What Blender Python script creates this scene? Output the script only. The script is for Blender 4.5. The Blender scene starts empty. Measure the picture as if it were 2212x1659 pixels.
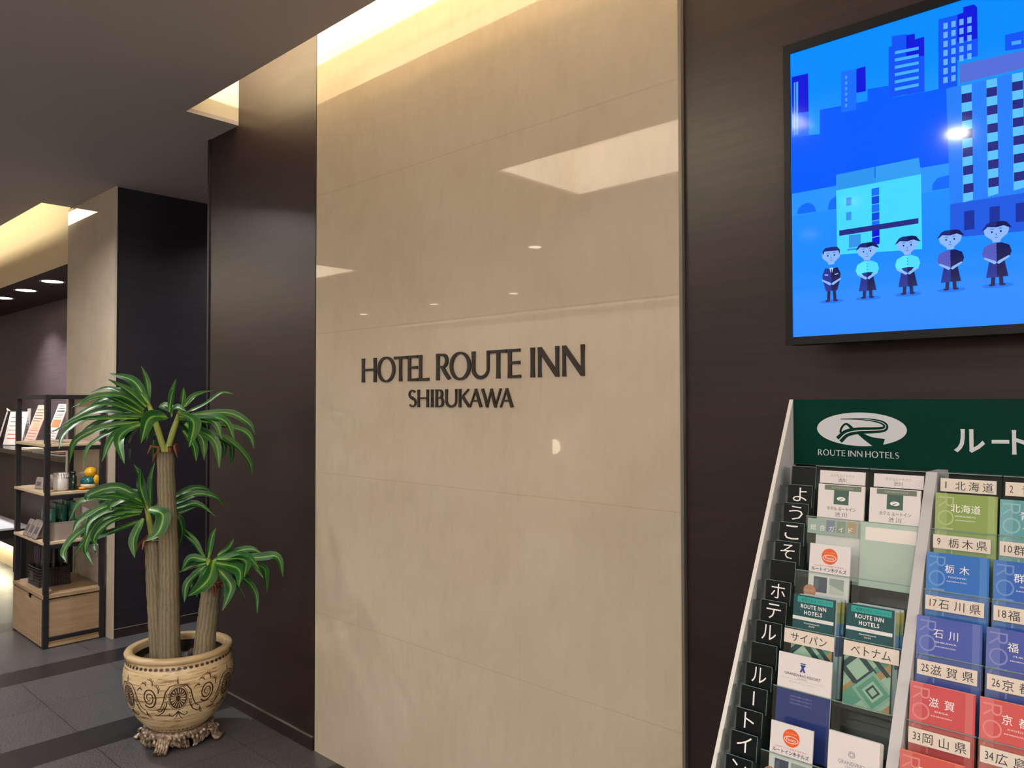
import bpy, math, random
from mathutils import Matrix, Vector

# ------------------------------------------------------------------ camera, world, exposure
scene = bpy.context.scene
COL = scene.collection
scene.view_settings.view_transform = 'Standard'
scene.view_settings.look = 'None'
scene.view_settings.gamma = 1.0
scene.view_settings.exposure = 0.0
scene.view_settings.use_curve_mapping = False

FOCAL_PX = 1677.7
yaw, pitch, roll = (math.radians(a) for a in (43.262, 1.266, -0.111))
fwd = Vector((-math.sin(yaw) * math.cos(pitch), math.cos(yaw) * math.cos(pitch), math.sin(pitch)))
rgt0 = Vector((math.cos(yaw), math.sin(yaw), 0))
up0 = rgt0.cross(fwd)
rgt = math.cos(roll) * rgt0 + math.sin(roll) * up0
up = -math.sin(roll) * rgt0 + math.cos(roll) * up0
cam = bpy.data.objects.new('camera', bpy.data.cameras.new('camera'))
COL.objects.link(cam)
M = Matrix((rgt, up, -fwd)).transposed().to_4x4()
M.translation = (0, 0, 1.5)
cam.matrix_world = M
cam.data.sensor_fit = 'HORIZONTAL'
cam.data.sensor_width = 36
cam.data.lens = 36 * FOCAL_PX / 2212
cam.data.clip_start = 0.05
scene.camera = cam

world = bpy.data.worlds.new('world')
scene.world = world
world.use_nodes = True
world.node_tree.nodes['Background'].inputs[0].default_value = (0.02, 0.018, 0.016, 1)
world.node_tree.nodes['Background'].inputs[1].default_value = 1.0
scene.cycles.transparent_max_bounces = 24
scene.cycles.max_bounces = 8
scene.cycles.sample_clamp_indirect = 4.0

WARM = (1.0, 0.88, 0.60)
WHITE = (1.0, 0.97, 0.96)

COFFER = (1.0, 0.94, 0.87)

def area_light(name, loc, direction, size_x, size_y, watts, color, spread=180, shape='RECTANGLE', xaxis=None):
    L = bpy.data.lights.new(name, 'AREA')
    L.shape = shape
    L.size = size_x
    if shape in ('RECTANGLE', 'ELLIPSE'):
        L.size_y = size_y
    L.energy = watts
    L.color = color
    L.spread = math.radians(spread)
    o = bpy.data.objects.new(name, L)
    COL.objects.link(o)
    z = -Vector(direction).normalized()
    x = Vector(xaxis) if xaxis else (Vector((1, 0, 0)) if abs(z.x) < .9 else Vector((0, 1, 0)))
    x = (x - z * x.dot(z)).normalized()
    y = z.cross(x)
    m = Matrix((x, y, z)).transposed().to_4x4()
    m.translation = loc
    o.matrix_world = m
    return o

# cove strips over the stone wall and over the reception niche (they lie on the soffit, behind its lip)
area_light('cove_light_wall', (-0.30, 1.34, 2.992), (0, 0.3, 1), 6.5, 0.03, 235, WARM)
area_light('cove_light_niche', (-8.96, 1.36, 3.14), (0, 1, -0.75), 5.7, 0.14, 34, WARM)
# ceiling coffers: strips lying on the ceiling around the opening, shining up
for (x0, x1, y0, y1, w) in ((-3.25, -1.55, -0.38, 0.43, 170), (-9.6, -6.8, -1.13, -0.25, 240)):
    cx, cy = (x0 + x1) / 2, (y0 + y1) / 2
    for yy in (y0 - .1, y1 + .1):
        area_light('coffer_light', (cx, yy, 2.915), (0, 0, 1), x1 - x0, .04, w * .35, COFFER)
    for xx in (x0 - .1, x1 + .1):
        area_light('coffer_light', (xx, cy, 2.915), (0, 0, 1), .04, y1 - y0, w * .15, COFFER)
# strip under the reception counter front
area_light('under_counter_light', (-9.6, 2.02, 0.215), (0, -0.45, -1), 3.2, 0.03, 20, WARM)
# added unseen strip that bounces fill light off the far lobby wall
area_light('far_wall_fill_light', (-4.2, -5.2, 2.86), (0, -1, -0.55), 14.0, 0.05, 150, WHITE)

# ------------------------------------------------------------------ materials
def lin(c):
    if isinstance(c, str):
        c = [int(c[i:i + 2], 16) for i in (0, 2, 4)]
    out = []
    for v in c:
        v /= 255.0
        out.append(v / 12.92 if v <= .04045 else ((v + .055) / 1.055) ** 2.4)
    return tuple(out) + (1,)

MATS = {}
def pm(name, color, rough=.5, metal=0, spec=.5, coat=0, coat_rough=.05, emit=None, strength=1):
    if name in MATS:
        return MATS[name]
    m = bpy.data.materials.new(name)
    m.use_nodes = True
    b = m.node_tree.nodes['Principled BSDF']
    b.inputs['Base Color'].default_value = lin(color)
    b.inputs['Roughness'].default_value = rough
    b.inputs['Metallic'].default_value = metal
    b.inputs['Specular IOR Level'].default_value = spec
    b.inputs['Coat Weight'].default_value = coat
    b.inputs['Coat Roughness'].default_value = coat_rough
    if emit is not None:
        b.inputs['Emission Color'].default_value = lin(emit)
        b.inputs['Emission Strength'].default_value = strength
    MATS[name] = m
    return m

class NT:
    """small wrapper around a material's node tree"""
    def __init__(self, m):
        self.t = m.node_tree
        self.b = self.t.nodes['Principled BSDF']
    def n(self, typ, **kw):
        o = self.t.nodes.new(typ)
        for k, v in kw.items():
            if k.startswith('i_'):
                key = k[2:]
                key = int(key) if key.isdigit() else key.replace('_', ' ')
                o.inputs[key].default_value = v
            else:
                setattr(o, k, v)
        return o
    def l(self, a, b):
        self.t.links.new(a, b)
    def math(self, op, a, b=None, c=None):
        o = self.n('ShaderNodeMath', operation=op)
        for i, v in enumerate((a, b, c)):
            if v is None:
                continue
            if isinstance(v, (int, float)):
                o.inputs[i].default_value = v
            else:
                self.l(v, o.inputs[i])
        return o.outputs[0]
    def coords(self, scale=(1, 1, 1), kind='Object'):
        tc = self.n('ShaderNodeTexCoord')
        mp = self.n('ShaderNodeMapping')
        mp.inputs['Scale'].default_value = scale
        self.l(tc.outputs[kind], mp.inputs[0])
        return mp.outputs[0]
    def noise(self, vec, scale=5, detail=4, rough=.5, dist=0):
        o = self.n('ShaderNodeTexNoise')
        o.inputs['Scale'].default_value = scale
        o.inputs['Detail'].default_value = detail
        o.inputs['Roughness'].default_value = rough
        o.inputs['Distortion'].default_value = dist
        self.l(vec, o.inputs['Vector'])
        return o.outputs['Fac']
    def ramp(self, fac, stops, interp='LINEAR'):
        o = self.n('ShaderNodeValToRGB')
        r = o.color_ramp
        r.interpolation = interp
        while len(r.elements) < len(stops):
            r.elements.new(.5)
        for e, (p, c) in zip(r.elements, stops):
            e.position = p
            e.color = lin(c) if not isinstance(c, float) else (c, c, c, 1)
        self.l(fac, o.inputs[0])
        return o.outputs[0]
    def mix(self, fac, a, b, mode='MIX'):
        o = self.n('ShaderNodeMix', data_type='RGBA', blend_type=mode)
        for i, v in ((0, fac), (6, a), (7, b)):
            if isinstance(v, (int, float)):
                o.inputs[i].default_value = v
            elif isinstance(v, (tuple, list)):
                o.inputs[i].default_value = v
            else:
                self.l(v, o.inputs[i])
        return o.outputs[2]
    def bump(self, h, strength=.2, dist=.002):
        o = self.n('ShaderNodeBump')
        o.inputs['Strength'].default_value = strength
        o.inputs['Distance'].default_value = dist
        self.l(h, o.inputs['Height'])
        self.l(o.outputs[0], self.b.inputs['Normal'])

def wood_material(name, c0, c1, rough, coat=0, coat_rough=.2, scale=(3, 3, 60), spec=.5, bump=.06):
    m = pm(name, c0, rough, coat=coat, coat_rough=coat_rough, spec=spec)
    t = NT(m)
    v = t.coords(scale)
    f = t.noise(v, 1.2, 6, .6, .4)
    g = t.noise(t.coords((.7, .7, 3)), 1.5, 3, .5)
    col = t.ramp(t.math('ADD', t.math('MULTIPLY', f, .7), t.math('MULTIPLY', g, .3)), [(.36, c0), (.64, c1)])
    t.l(col, t.b.inputs['Base Color'])
    t.bump(f, bump, .002)
    return m

DARKWOOD = wood_material('dark_veneer', '1f1617', '2d2021', .36, coat=.0, coat_rough=.2, scale=(2.5, 2.5, 70), spec=.36, bump=.02)
DARKWOOD2 = wood_material('dark_veneer_passage', '1d1a20', '27222a', .42, scale=(2.5, 2.5, 70), spec=.3)
OAK = wood_material('light_oak', '8d745a', 'a38a6c', .55, scale=(3, 3, 40), spec=.3)
OAKTOP = wood_material('pale_oak_edge', 'bba486', 'cbb699', .5, scale=(3, 14, 14), spec=.3)

def stone_material(name, tiles):
    m = pm(name, 'c5b39a', .018, spec=.62)
    t = NT(m)
    v = t.coords((1, 1, 1))
    n1 = t.noise(v, 2.2, 5, .6, .3)
    n2 = t.noise(t.coords((1, 1, .35)), 26, 4, .7)
    n3 = t.noise(t.coords((1, 1, 1)), 120, 2, .6)
    base = t.ramp(n1, [(.3, 'b8a995'), (.7, 'c2b5a3')])
    fine = t.ramp(n2, [(.42, 1.0), (.60, .90), (.74, .80)])
    col = t.mix(.35, base, fine, 'MULTIPLY')
    spk = t.ramp(n3, [(.70, 0.0), (.76, 1.0)])
    col = t.mix(t.math('MULTIPLY', spk, .12), col, lin('f0e6d2'))
    if tiles:
        g = t.n('ShaderNodeNewGeometry')
        s = t.n('ShaderNodeSeparateXYZ')
        t.l(g.outputs['Position'], s.inputs[0])
        def seam(val, off, pitch):
            a = t.math('SUBTRACT', val, off)
            a = t.math('DIVIDE', a, pitch)
            fr = t.math('FRACT', a)
            d = t.math('MINIMUM', fr, t.math('SUBTRACT', 1.0, fr))
            return t.math('LESS_THAN', d, .0018 / pitch)
        hz = seam(s.outputs[2], -0.006, .6)
        vt = seam(s.outputs[0], -2.93, .6)
        sm = t.math('MAXIMUM', hz, t.math('MULTIPLY', vt, .35))
        col = t.mix(t.math('MULTIPLY', sm, .3), col, lin('a08c70'))
    t.l(col, t.b.inputs['Base Color'])
    return m

STONE = stone_material('polished_limestone_tile', True)
STONE2 = stone_material('polished_limestone', False)

def floor_material():
    m = pm('granite_tile', '4a4644', .38, spec=.42)
    t = NT(m)
    g = t.n('ShaderNodeNewGeometry')
    s = t.n('ShaderNodeSeparateXYZ')
    t.l(g.outputs['Position'], s.inputs[0])
    X, Y = s.outputs[0], s.outputs[1]
    # along x: a 1.125 m repeat of two 45 cm tiles and one 22.5 cm dark band; along y: 45 cm tiles
    px = t.math('MULTIPLY', t.math('FRACT', t.math('DIVIDE', t.math('ADD', X, 3.885), 1.125)), 1.125)
    band = t.math('LESS_THAN', px, .235)
    def line(v, at):
        return t.math('LESS_THAN', t.math('ABSOLUTE', t.math('SUBTRACT', v, at)), .0022)
    j = t.math('MAXIMUM', line(px, .002), t.math('MAXIMUM', line(px, .237), line(px, .69)))
    py = t.math('MULTIPLY', t.math('FRACT', t.math('DIVIDE', t.math('SUBTRACT', Y, 1.238), .45)), .45)
    j = t.math('MAXIMUM', j, line(py, .003))
    v = t.coords((1, 1, 1))
    n1 = t.noise(v, 150, 3, .7)
    n2 = t.noise(v, 6, 4, .6)
    gran = t.ramp(n1, [(.34, '242426'), (.5, '47474a'), (.68, '707073')])
    gran = t.mix(.35, gran, t.ramp(n2, [(.3, .62), (.7, 1.0)]), 'MULTIPLY')
    slate = t.ramp(n1, [(.3, '1d1d20'), (.7, '28282c')])
    col = t.mix(band, gran, slate)
    col = t.mix(t.math('MULTIPLY', j, .8), col, lin('191817'))
    t.l(col, t.b.inputs['Base Color'])
    r = t.math('ADD', t.math('MULTIPLY', n1, .22), .24)
    t.l(r, t.b.inputs['Roughness'])
    t.bump(n1, .1, .001)
    return m
FLOOR = floor_material()

CEIL = pm('ceiling_paint', 'b6adaa', .85, spec=.2)
COVE = pm('cove_paint', 'efe6d6', .8, spec=.2)
CREAM = pm('cream_plaster', 'd3c8b8', .7, spec=.3)
FASCIA = pm('fascia_plaster', 'c2b294', .6, spec=.3)
CREAM_GLOW = pm('cream_counter_panel', 'e6d3b0', .6)
NICHEBACK = wood_material('niche_back_veneer', '54484e', '665960', .5, scale=(2.5, 2.5, 70), spec=.3, bump=.02)
NICHECEIL = pm('dark_niche_paint', '3c2f30', .7, spec=.3)
EDGE = pm('stone_edge', 'c9bca8', .4)
TRIM = pm('grey_metal_trim', '6f675f', .4, metal=.3)
BLACK = pm('black_shadow_gap', '0c0a0b', .6)
BASEB = pm('dark_skirting', '241d1f', .42)
CHROME = pm('white_downlight_ring', 'cfc8bc', .35)
LAMP = pm('lamp_lens', 'ffffff', .3, emit='fff0d8', strength=9)
BLKMETAL = pm('black_powder_coat', '17151a', .45)
CTOP = pm('black_counter_top', '1b191d', .12, spec=.6)
CFRONT = wood_material('counter_front_veneer', '2b2122', '3a2c2b', .5, scale=(2.5, 2.5, 50), spec=.25)
WHITETOP = pm('white_laminate', 'cfcfd6', .35)
PAPER = pm('white_paper', 'e4dcd6', .55)
PAPER2 = pm('white_coated_paper', 'ded7d8', .4)
CREAMPAPER = pm('cream_label_paper', 'dccfc2', .5)
INK = pm('dark_ink', '2a2a30', .6)
GREYINK = pm('grey_ink', '8f8a8c', .6)
WHITEINK = pm('white_ink', 'f2f0ee', .5)
REDINK = pm('red_ink', 'c85a4c', .6)
BRONZE = pm('dark_bronze_letter', '2c2724', .35, metal=.35)
GREENSIGN = pm('deep_green_sign', '062f28', .25, spec=.06)
SIGNWHITE = pm('sign_white', 'c9ccd0', .4)
GREYPANEL = pm('grey_painted_panel', 'b3b1b3', .45)
WHITEEDGE = pm('white_panel_edge', 'd6d2cc', .45)
RACKBACK = pm('rack_dark_back', '0b1414', .35, spec=.2)
BLKCARD = pm('black_card', '0c1013', .3, spec=.2)
MINT = pm('frosted_mint_acrylic', 'a9bdb2', .25)

def clear_material(name, tint, gloss=.10):
    m = bpy.data.materials.new(name)
    m.use_nodes = True
    nt = m.node_tree
    nt.nodes.clear()
    o = nt.nodes.new('ShaderNodeOutputMaterial')
    mx = nt.nodes.new('ShaderNodeMixShader')
    tr = nt.nodes.new('ShaderNodeBsdfTransparent')
    tr.inputs[0].default_value = tuple(tint) + (1,)
    gl = nt.nodes.new('ShaderNodeBsdfGlossy')
    gl.inputs['Roughness'].default_value = .06
    gl.inputs[0].default_value = (.9, .95, .93, 1)
    lw = nt.nodes.new('ShaderNodeLayerWeight')
    lw.inputs[0].default_value = .25
    mu = nt.nodes.new('ShaderNodeMath')
    mu.operation = 'MULTIPLY_ADD'
    mu.inputs[1].default_value = .28
    mu.inputs[2].default_value = gloss * .3
    nt.links.new(lw.outputs['Fresnel'], mu.inputs[0])
    nt.links.new(mu.outputs[0], mx.inputs[0])
    nt.links.new(tr.outputs[0], mx.inputs[1])
    nt.links.new(gl.outputs[0], mx.inputs[2])
    nt.links.new(mx.outputs[0], o.inputs[0])
    return m
ACRYLIC = clear_material('clear_acrylic', (.95, .985, .975))
ACRYLIC_EDGE = pm('acrylic_edge', '6f8a84', .2)
CLEARTRAY = pm('frosted_tray_plastic', '9a8c84', .3)

# ------------------------------------------------------------------ mesh building
class MB:
    def __init__(self):
        self.v, self.f, self.mi, self.mats, self.uv, self.sm = [], [], [], [], {}, []
    def slot(self, m):
        if m not in self.mats:
            self.mats.append(m)
        return self.mats.index(m)
    def add(self, verts, faces, m, smooth=False, uvs=None, frame=None):
        b = len(self.v)
        s = self.slot(m)
        for p in verts:
            p = Vector(p)
            self.v.append(frame @ p if frame is not None else p)
        for k, fc in enumerate(faces):
            if uvs is not None:
                self.uv[len(self.f)] = [uvs[i] for i in fc]
            self.f.append([b + i for i in fc])
            self.mi.append(s)
            self.sm.append(smooth)
        return self
    def box(self, lo, hi, m, frame=None):
        x0, y0, z0 = lo
        x1, y1, z1 = hi
        vs = [(x0, y0, z0), (x1, y0, z0), (x1, y1, z0), (x0, y1, z0), (x0, y0, z1), (x1, y0, z1), (x1, y1, z1), (x0, y1, z1)]
        return self.add(vs, [(0, 3, 2, 1), (4, 5, 6, 7), (0, 1, 5, 4), (1, 2, 6, 5), (2, 3, 7, 6), (3, 0, 4, 7)], m, frame=frame)
    def cbox(self, lo, hi, m, b=.003, frame=None):
        """box with chamfered edges"""
        c = [(lo[i] + hi[i]) / 2 for i in range(3)]
        h = [(hi[i] - lo[i]) / 2 for i in range(3)]
        b = min(b, min(h) * .9)
        vs, idx = [], {}
        for sx in (-1, 1):
            for sy in (-1, 1):
                for sz in (-1, 1):
                    for ax in range(3):
                        p = []
                        for i, sg in enumerate((sx, sy, sz)):
                            p.append(c[i] + sg * (h[i] if i == ax else h[i] - b))
                        idx[(sx, sy, sz, ax)] = len(vs)
                        vs.append(p)
        fs = []
        S = (-1, 1)
        for ax in range(3):
            o1, o2 = (ax + 1) % 3, (ax + 2) % 3
            for sg in S:
                q = []
                for a, bb in ((-1, -1), (1, -1), (1, 1), (-1, 1)):
                    s = [0, 0, 0]
                    s[ax], s[o1], s[o2] = sg, a, bb
                    q.append(idx[(s[0], s[1], s[2], ax)])
                fs.append(q if sg > 0 else q[::-1])
            for a in S:
                for bb in S:
                    q = []
                    for t, axx in ((-1, o1), (1, o1), (1, o2), (-1, o2)):
                        s = [0, 0, 0]
                        s[ax], s[o1], s[o2] = t, a, bb
                        q.append(idx[(s[0], s[1], s[2], axx)])
                    fs.append(q if a * bb > 0 else q[::-1])
        for k in [(x, y, z) for x in S for y in S for z in S]:
            q = [idx[k + (0,)], idx[k + (1,)], idx[k + (2,)]]
            fs.append(q if k[0] * k[1] * k[2] > 0 else q[::-1])
        return self.add(vs, fs, m, frame=frame)
    def poly(self, pts, m, frame, n=0.0):
        """flat polygon in the frame's (x, z) plane, n towards the viewer (-y)"""
        return self.add([(p[0], -n, p[1]) for p in pts], [list(range(len(pts)))], m, frame=frame)
    def prism(self, pts, depth, m, frame=None, n=0.0):
        """polygon in (x, z) extruded towards -y from -n to -n-depth"""
        k = len(pts)
        vs = [(p[0], -n, p[1]) for p in pts] + [(p[0], -n - depth, p[1]) for p in pts]
        fs = [list(range(k))[::-1], list(range(k, 2 * k))]
        fs += [(i, (i + 1) % k, k + (i + 1) % k, k + i) for i in range(k)]
        return self.add(vs, fs, m, frame=frame)
    def ribbon(self, pts, widths, m, frame, depth=0.0, n=0.0, closed=False, zlim=None):
        """stroke of varying width along 2-D points, flat or extruded"""
        k = len(pts)
        L, R = [], []
        for i in range(k):
            a = pts[(i - 1) % k] if (closed or i > 0) else pts[i]
            b = pts[(i + 1) % k] if (closed or i < k - 1) else pts[i]
            dx, dz = b[0] - a[0], b[1] - a[1]
            d = math.hypot(dx, dz) or 1
            nx, nz = -dz / d, dx / d
            w = widths[i] / 2 if isinstance(widths, (list, tuple)) else widths / 2
            L.append((pts[i][0] + nx * w, pts[i][1] + nz * w))
            R.append((pts[i][0] - nx * w, pts[i][1] - nz * w))
        if zlim:
            L = [(q[0], min(max(q[1], zlim[0]), zlim[1])) for q in L]
            R = [(q[0], min(max(q[1], zlim[0]), zlim[1])) for q in R]
        segs = range(k if closed else k - 1)
        if depth == 0:
            vs = [(p[0], -n, p[1]) for p in L + R]
            return self.add(vs, [(i, (i + 1) % k, k + (i + 1) % k, k + i) for i in segs], m, frame=frame)
        vs = [(p[0], -n, p[1]) for p in L + R] + [(p[0], -n - depth, p[1]) for p in L + R]
        fs = []
        for i in segs:
            j = (i + 1) % k
            fs += [(i, j, k + j, k + i), (2 * k + i, 3 * k + i, 3 * k + j, 2 * k + j), (i, 2 * k + i, 2 * k + j, j), (k + i, k + j, 3 * k + j, 3 * k + i)]
        if not closed:
            fs += [(0, k, 3 * k, 2 * k), (k - 1, 3 * k - 1, 4 * k - 1, 2 * k - 1)]
        return self.add(vs, fs, m, frame=frame)
    def tube(self, pts, radii, m, seg=10, caps=True, frame=None):
        pts = [Vector(p) for p in pts]
        if not isinstance(radii, (list, tuple)):
            radii = [radii] * len(pts)
        vs, fs, uvs = [], [], []
        ref = Vector((0, 0, 1))
        for i, p in enumerate(pts):
            d = (pts[min(i + 1, len(pts) - 1)] - pts[max(i - 1, 0)]).normalized()
            if abs(d.dot(ref)) > .95:
                ref = Vector((1, 0, 0)) if abs(d.x) < .9 else Vector((0, 1, 0))
            a = d.cross(ref).normalized()
            b = d.cross(a)
            ref = b.cross(d) if False else ref
            for s in range(seg):
                t = 2 * math.pi * s / seg
                vs.append(p + (a * math.cos(t) + b * math.sin(t)) * radii[i])
                uvs.append((s / seg, i / max(1, len(pts) - 1)))
        for i in range(len(pts) - 1):
            for s in range(seg):
                t = (s + 1) % seg
                fs.append((i * seg + s, i * seg + t, (i + 1) * seg + t, (i + 1) * seg + s))
        if caps:
            fs.append(list(range(seg)))
            fs.append(list(range((len(pts) - 1) * seg, len(pts) * seg))[::-1])
        return self.add(vs, fs, m, smooth=True, frame=frame, uvs=uvs)
    def lathe(self, prof, m, seg=40, frame=None, smooth=True):
        """profile of (radius, z) turned around z"""
        vs, fs = [], []
        for r, z in prof:
            for s in range(seg):
                t = 2 * math.pi * s / seg
                vs.append((r * math.cos(t), r * math.sin(t), z))
        for i in range(len(prof) - 1):
            for s in range(seg):
                t = (s + 1) % seg
                fs.append((i * seg + s, i * seg + t, (i + 1) * seg + t, (i + 1) * seg + s))
        if prof[0][0] > 1e-6:
            fs.append(list(range(seg))[::-1])
        if prof[-1][0] > 1e-6:
            fs.append(list(range((len(prof) - 1) * seg, len(prof) * seg)))
        return self.add(vs, fs, m, smooth=smooth, frame=frame)
    def ball(self, c, r, m, seg=14, rings=9, frame=None):
        rx, ry, rz = r if isinstance(r, (tuple, list)) else (r, r, r)
        vs, fs = [], []
        for i in range(rings + 1):
            a = math.pi * i / rings
            for s in range(seg):
                t = 2 * math.pi * s / seg
                vs.append((c[0] + rx * math.sin(a) * math.cos(t), c[1] + ry * math.sin(a) * math.sin(t), c[2] + rz * math.cos(a)))
        for i in range(rings):
            for s in range(seg):
                t = (s + 1) % seg
                fs.append((i * seg + s, (i + 1) * seg + s, (i + 1) * seg + t, i * seg + t))
        return self.add(vs, fs, m, smooth=True, frame=frame)
    def text(self, s, size, cx, cz, m, frame, n=.0004, align='CENTER', fit=None, sx=1.0, rot=0.0, bold=0.0, spacing=1.0):
        """flat lettering centred on (cx, cz); fit = (width, height) of its bounding box"""
        vs, fs = text_mesh(s, bold, spacing)
        if not vs:
            return self
        x0 = min(v[0] for v in vs); x1 = max(v[0] for v in vs)
        z0 = min(v[1] for v in vs); z1 = max(v[1] for v in vs)
        if fit:
            kx, kz = fit[0] / max(1e-6, x1 - x0), fit[1] / max(1e-6, z1 - z0)
        else:
            kx, kz = size * sx, size
        mx, mz = (x0 + x1) / 2, (z0 + z1) / 2
        if align == 'LEFT':
            mx = x0
        c, sn = math.cos(rot), math.sin(rot)
        out = []
        for v in vs:
            a, b = (v[0] - mx) * kx, (v[1] - mz) * kz
            out.append((cx + a * c - b * sn, -n, cz + a * sn + b * c))
        return self.add(out, fs, m, frame=frame)
    def build(self, name, parent=None, loc=None, mat=None):
        me = bpy.data.meshes.new(name)
        me.from_pydata([tuple(v) for v in self.v], [], self.f)
        for m in self.mats:
            me.materials.append(m)
        me.polygons.foreach_set('material_index', self.mi)
        me.polygons.foreach_set('use_smooth', self.sm)
        if self.uv:
            ul = me.uv_layers.new(name='UVMap')
            for p in me.polygons:
                u = self.uv.get(p.index)
                if u:
                    for k, li in enumerate(p.loop_indices):
                        ul.data[li].uv = u[k]
        me.update()
        o = bpy.data.objects.new(name, me)
        COL.objects.link(o)
        if parent is not None:
            o.parent = parent
        if loc is not None:
            o.location = loc
        return o

_TEXT = {}
def text_mesh(s, bold=0.0, spacing=1.0):
    key = (s, bold, spacing)
    if key not in _TEXT:
        c = bpy.data.curves.new('lettering', 'FONT')
        c.body = s
        c.resolution_u = 2
        c.offset = bold
        c.space_character = spacing
        c.fill_mode = 'FRONT'
        o = bpy.data.objects.new('lettering', c)
        COL.objects.link(o)
        bpy.context.view_layer.update()
        dg = bpy.context.evaluated_depsgraph_get()
        me = o.evaluated_get(dg).to_mesh()
        _TEXT[key] = ([tuple(v.co[:2]) for v in me.vertices], [list(p.vertices) for p in me.polygons])
        o.evaluated_get(dg).to_mesh_clear()
        bpy.data.objects.remove(o)
        bpy.data.curves.remove(c)
    return _TEXT[key]

def tag(o, label, cat, group=None):
    o['label'] = label
    o['category'] = cat
    if group:
        o['group'] = group
    return o

def thing(name, label, cat, loc=(0, 0, 0), rot=(0, 0, 0), group=None):
    o = bpy.data.objects.new(name, None)
    o.empty_display_size = .05
    COL.objects.link(o)
    o.location = loc
    o.rotation_euler = rot
    return tag(o, label, cat, group)

def struct(mb, name, parent=None):
    o = mb.build(name, parent)
    o['kind'] = 'structure'
    return o

ID = Matrix.Identity(4)
def at(x, y, z):
    return Matrix.Translation((x, y, z))

# ------------------------------------------------------------------ measured outlines (metres; leaves in millimetres, relative to the pot)
CROWN_TOP=[(42,[(-78,-112,1490),(-151,-150,1592),(-257,-217,1629)]),(36,[(-86,-119,1477),(-119,-187,1550),(-156,-258,1601)]),(28,[(-100,-106,1486),(-132,-98,1588),(-182,-106,1666)]),(26,[(-96,-129,1463),(-247,-205,1559),(-377,-258,1543)]),(36,[(-97,-129,1448),(-172,-271,1529),(-220,-383,1475)]),(36,[(-97,-129,1440),(-130,-285,1490),(-164,-438,1403)]),(34,[(-97,-129,1434),(-228,-266,1459),(-387,-426,1357)]),(30,[(-90,-149,1424),(-161,-335,1426),(-139,-432,1370),(-63,-477,1307)]),(34,[(-90,-149,1410),(-142,-280,1389),(-166,-383,1334),(-120,-419,1243)]),(38,[(-65,-139,1404),(-67,-256,1358),(-20,-326,1247)]),(46,[(-80,-153,1404),(-23,-255,1348),(111,-284,1244)]),(40,[(-104,-134,1403),(-192,-146,1318),(-248,-128,1236)]),(32,[(-97,-129,1455),(-227,-198,1500),(-347,-255,1454),(-431,-277,1389)]),(30,[(-97,-129,1451),(-219,-231,1465),(-336,-326,1424)]),(30,[(-97,-129,1424),(-245,-171,1422),(-390,-210,1356)]),(34,[(-92,-125,1465),(-124,-212,1527),(-166,-307,1521),(-175,-368,1487)]),(30,[(-93,-124,1428),(-157,-213,1435),(-234,-311,1384),(-251,-352,1314)]),(62,[(20,-73,1435),(66,-167,1427),(142,-230,1327)]),(26,[(-11,-48,1454),(8,-47,1541),(34,-38,1603)]),(24,[(7,-4,1464),(-15,14,1523),(-41,29,1566)]),(30,[(17,4,1475),(16,57,1529),(39,133,1553)]),(22,[(13,2,1446),(90,64,1487),(152,111,1539),(199,147,1535)]),(62,[(68,-43,1451),(200,-34,1412),(268,-84,1308)]),(36,[(21,9,1437),(145,140,1451),(206,212,1405),(222,243,1348)]),(40,[(60,-8,1430),(218,86,1422),(296,107,1324)]),(34,[(60,-8,1403),(191,117,1337),(260,185,1244),(273,200,1170)]),(42,[(70,-12,1403),(205,55,1333),(264,52,1212)]),(36,[(82,-28,1373),(187,-29,1312),(270,-53,1248)]),(30,[(55,15,1392),(157,141,1318),(154,167,1267),(126,170,1217)]),(34,[(35,24,1423),(184,155,1383),(239,200,1350),(263,214,1288)]),(40,[(-20,-30,1454),(-105,-42,1483),(-178,-41,1449)]),(36,[(15,-51,1434),(61,-50,1475),(123,-32,1459)]),(40,[(18,-21,1434),(52,80,1426),(80,177,1378)]),(36,[(18,-21,1423),(26,71,1401),(5,136,1324)]),(34,[(10,-28,1423),(-10,23,1370),(1,105,1293)]),(30,[(-56,-62,1413),(-156,-72,1369),(-234,-62,1302)]),(30,[(-95,-56,1370),(-170,-50,1325),(-233,-30,1214)])]
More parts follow.
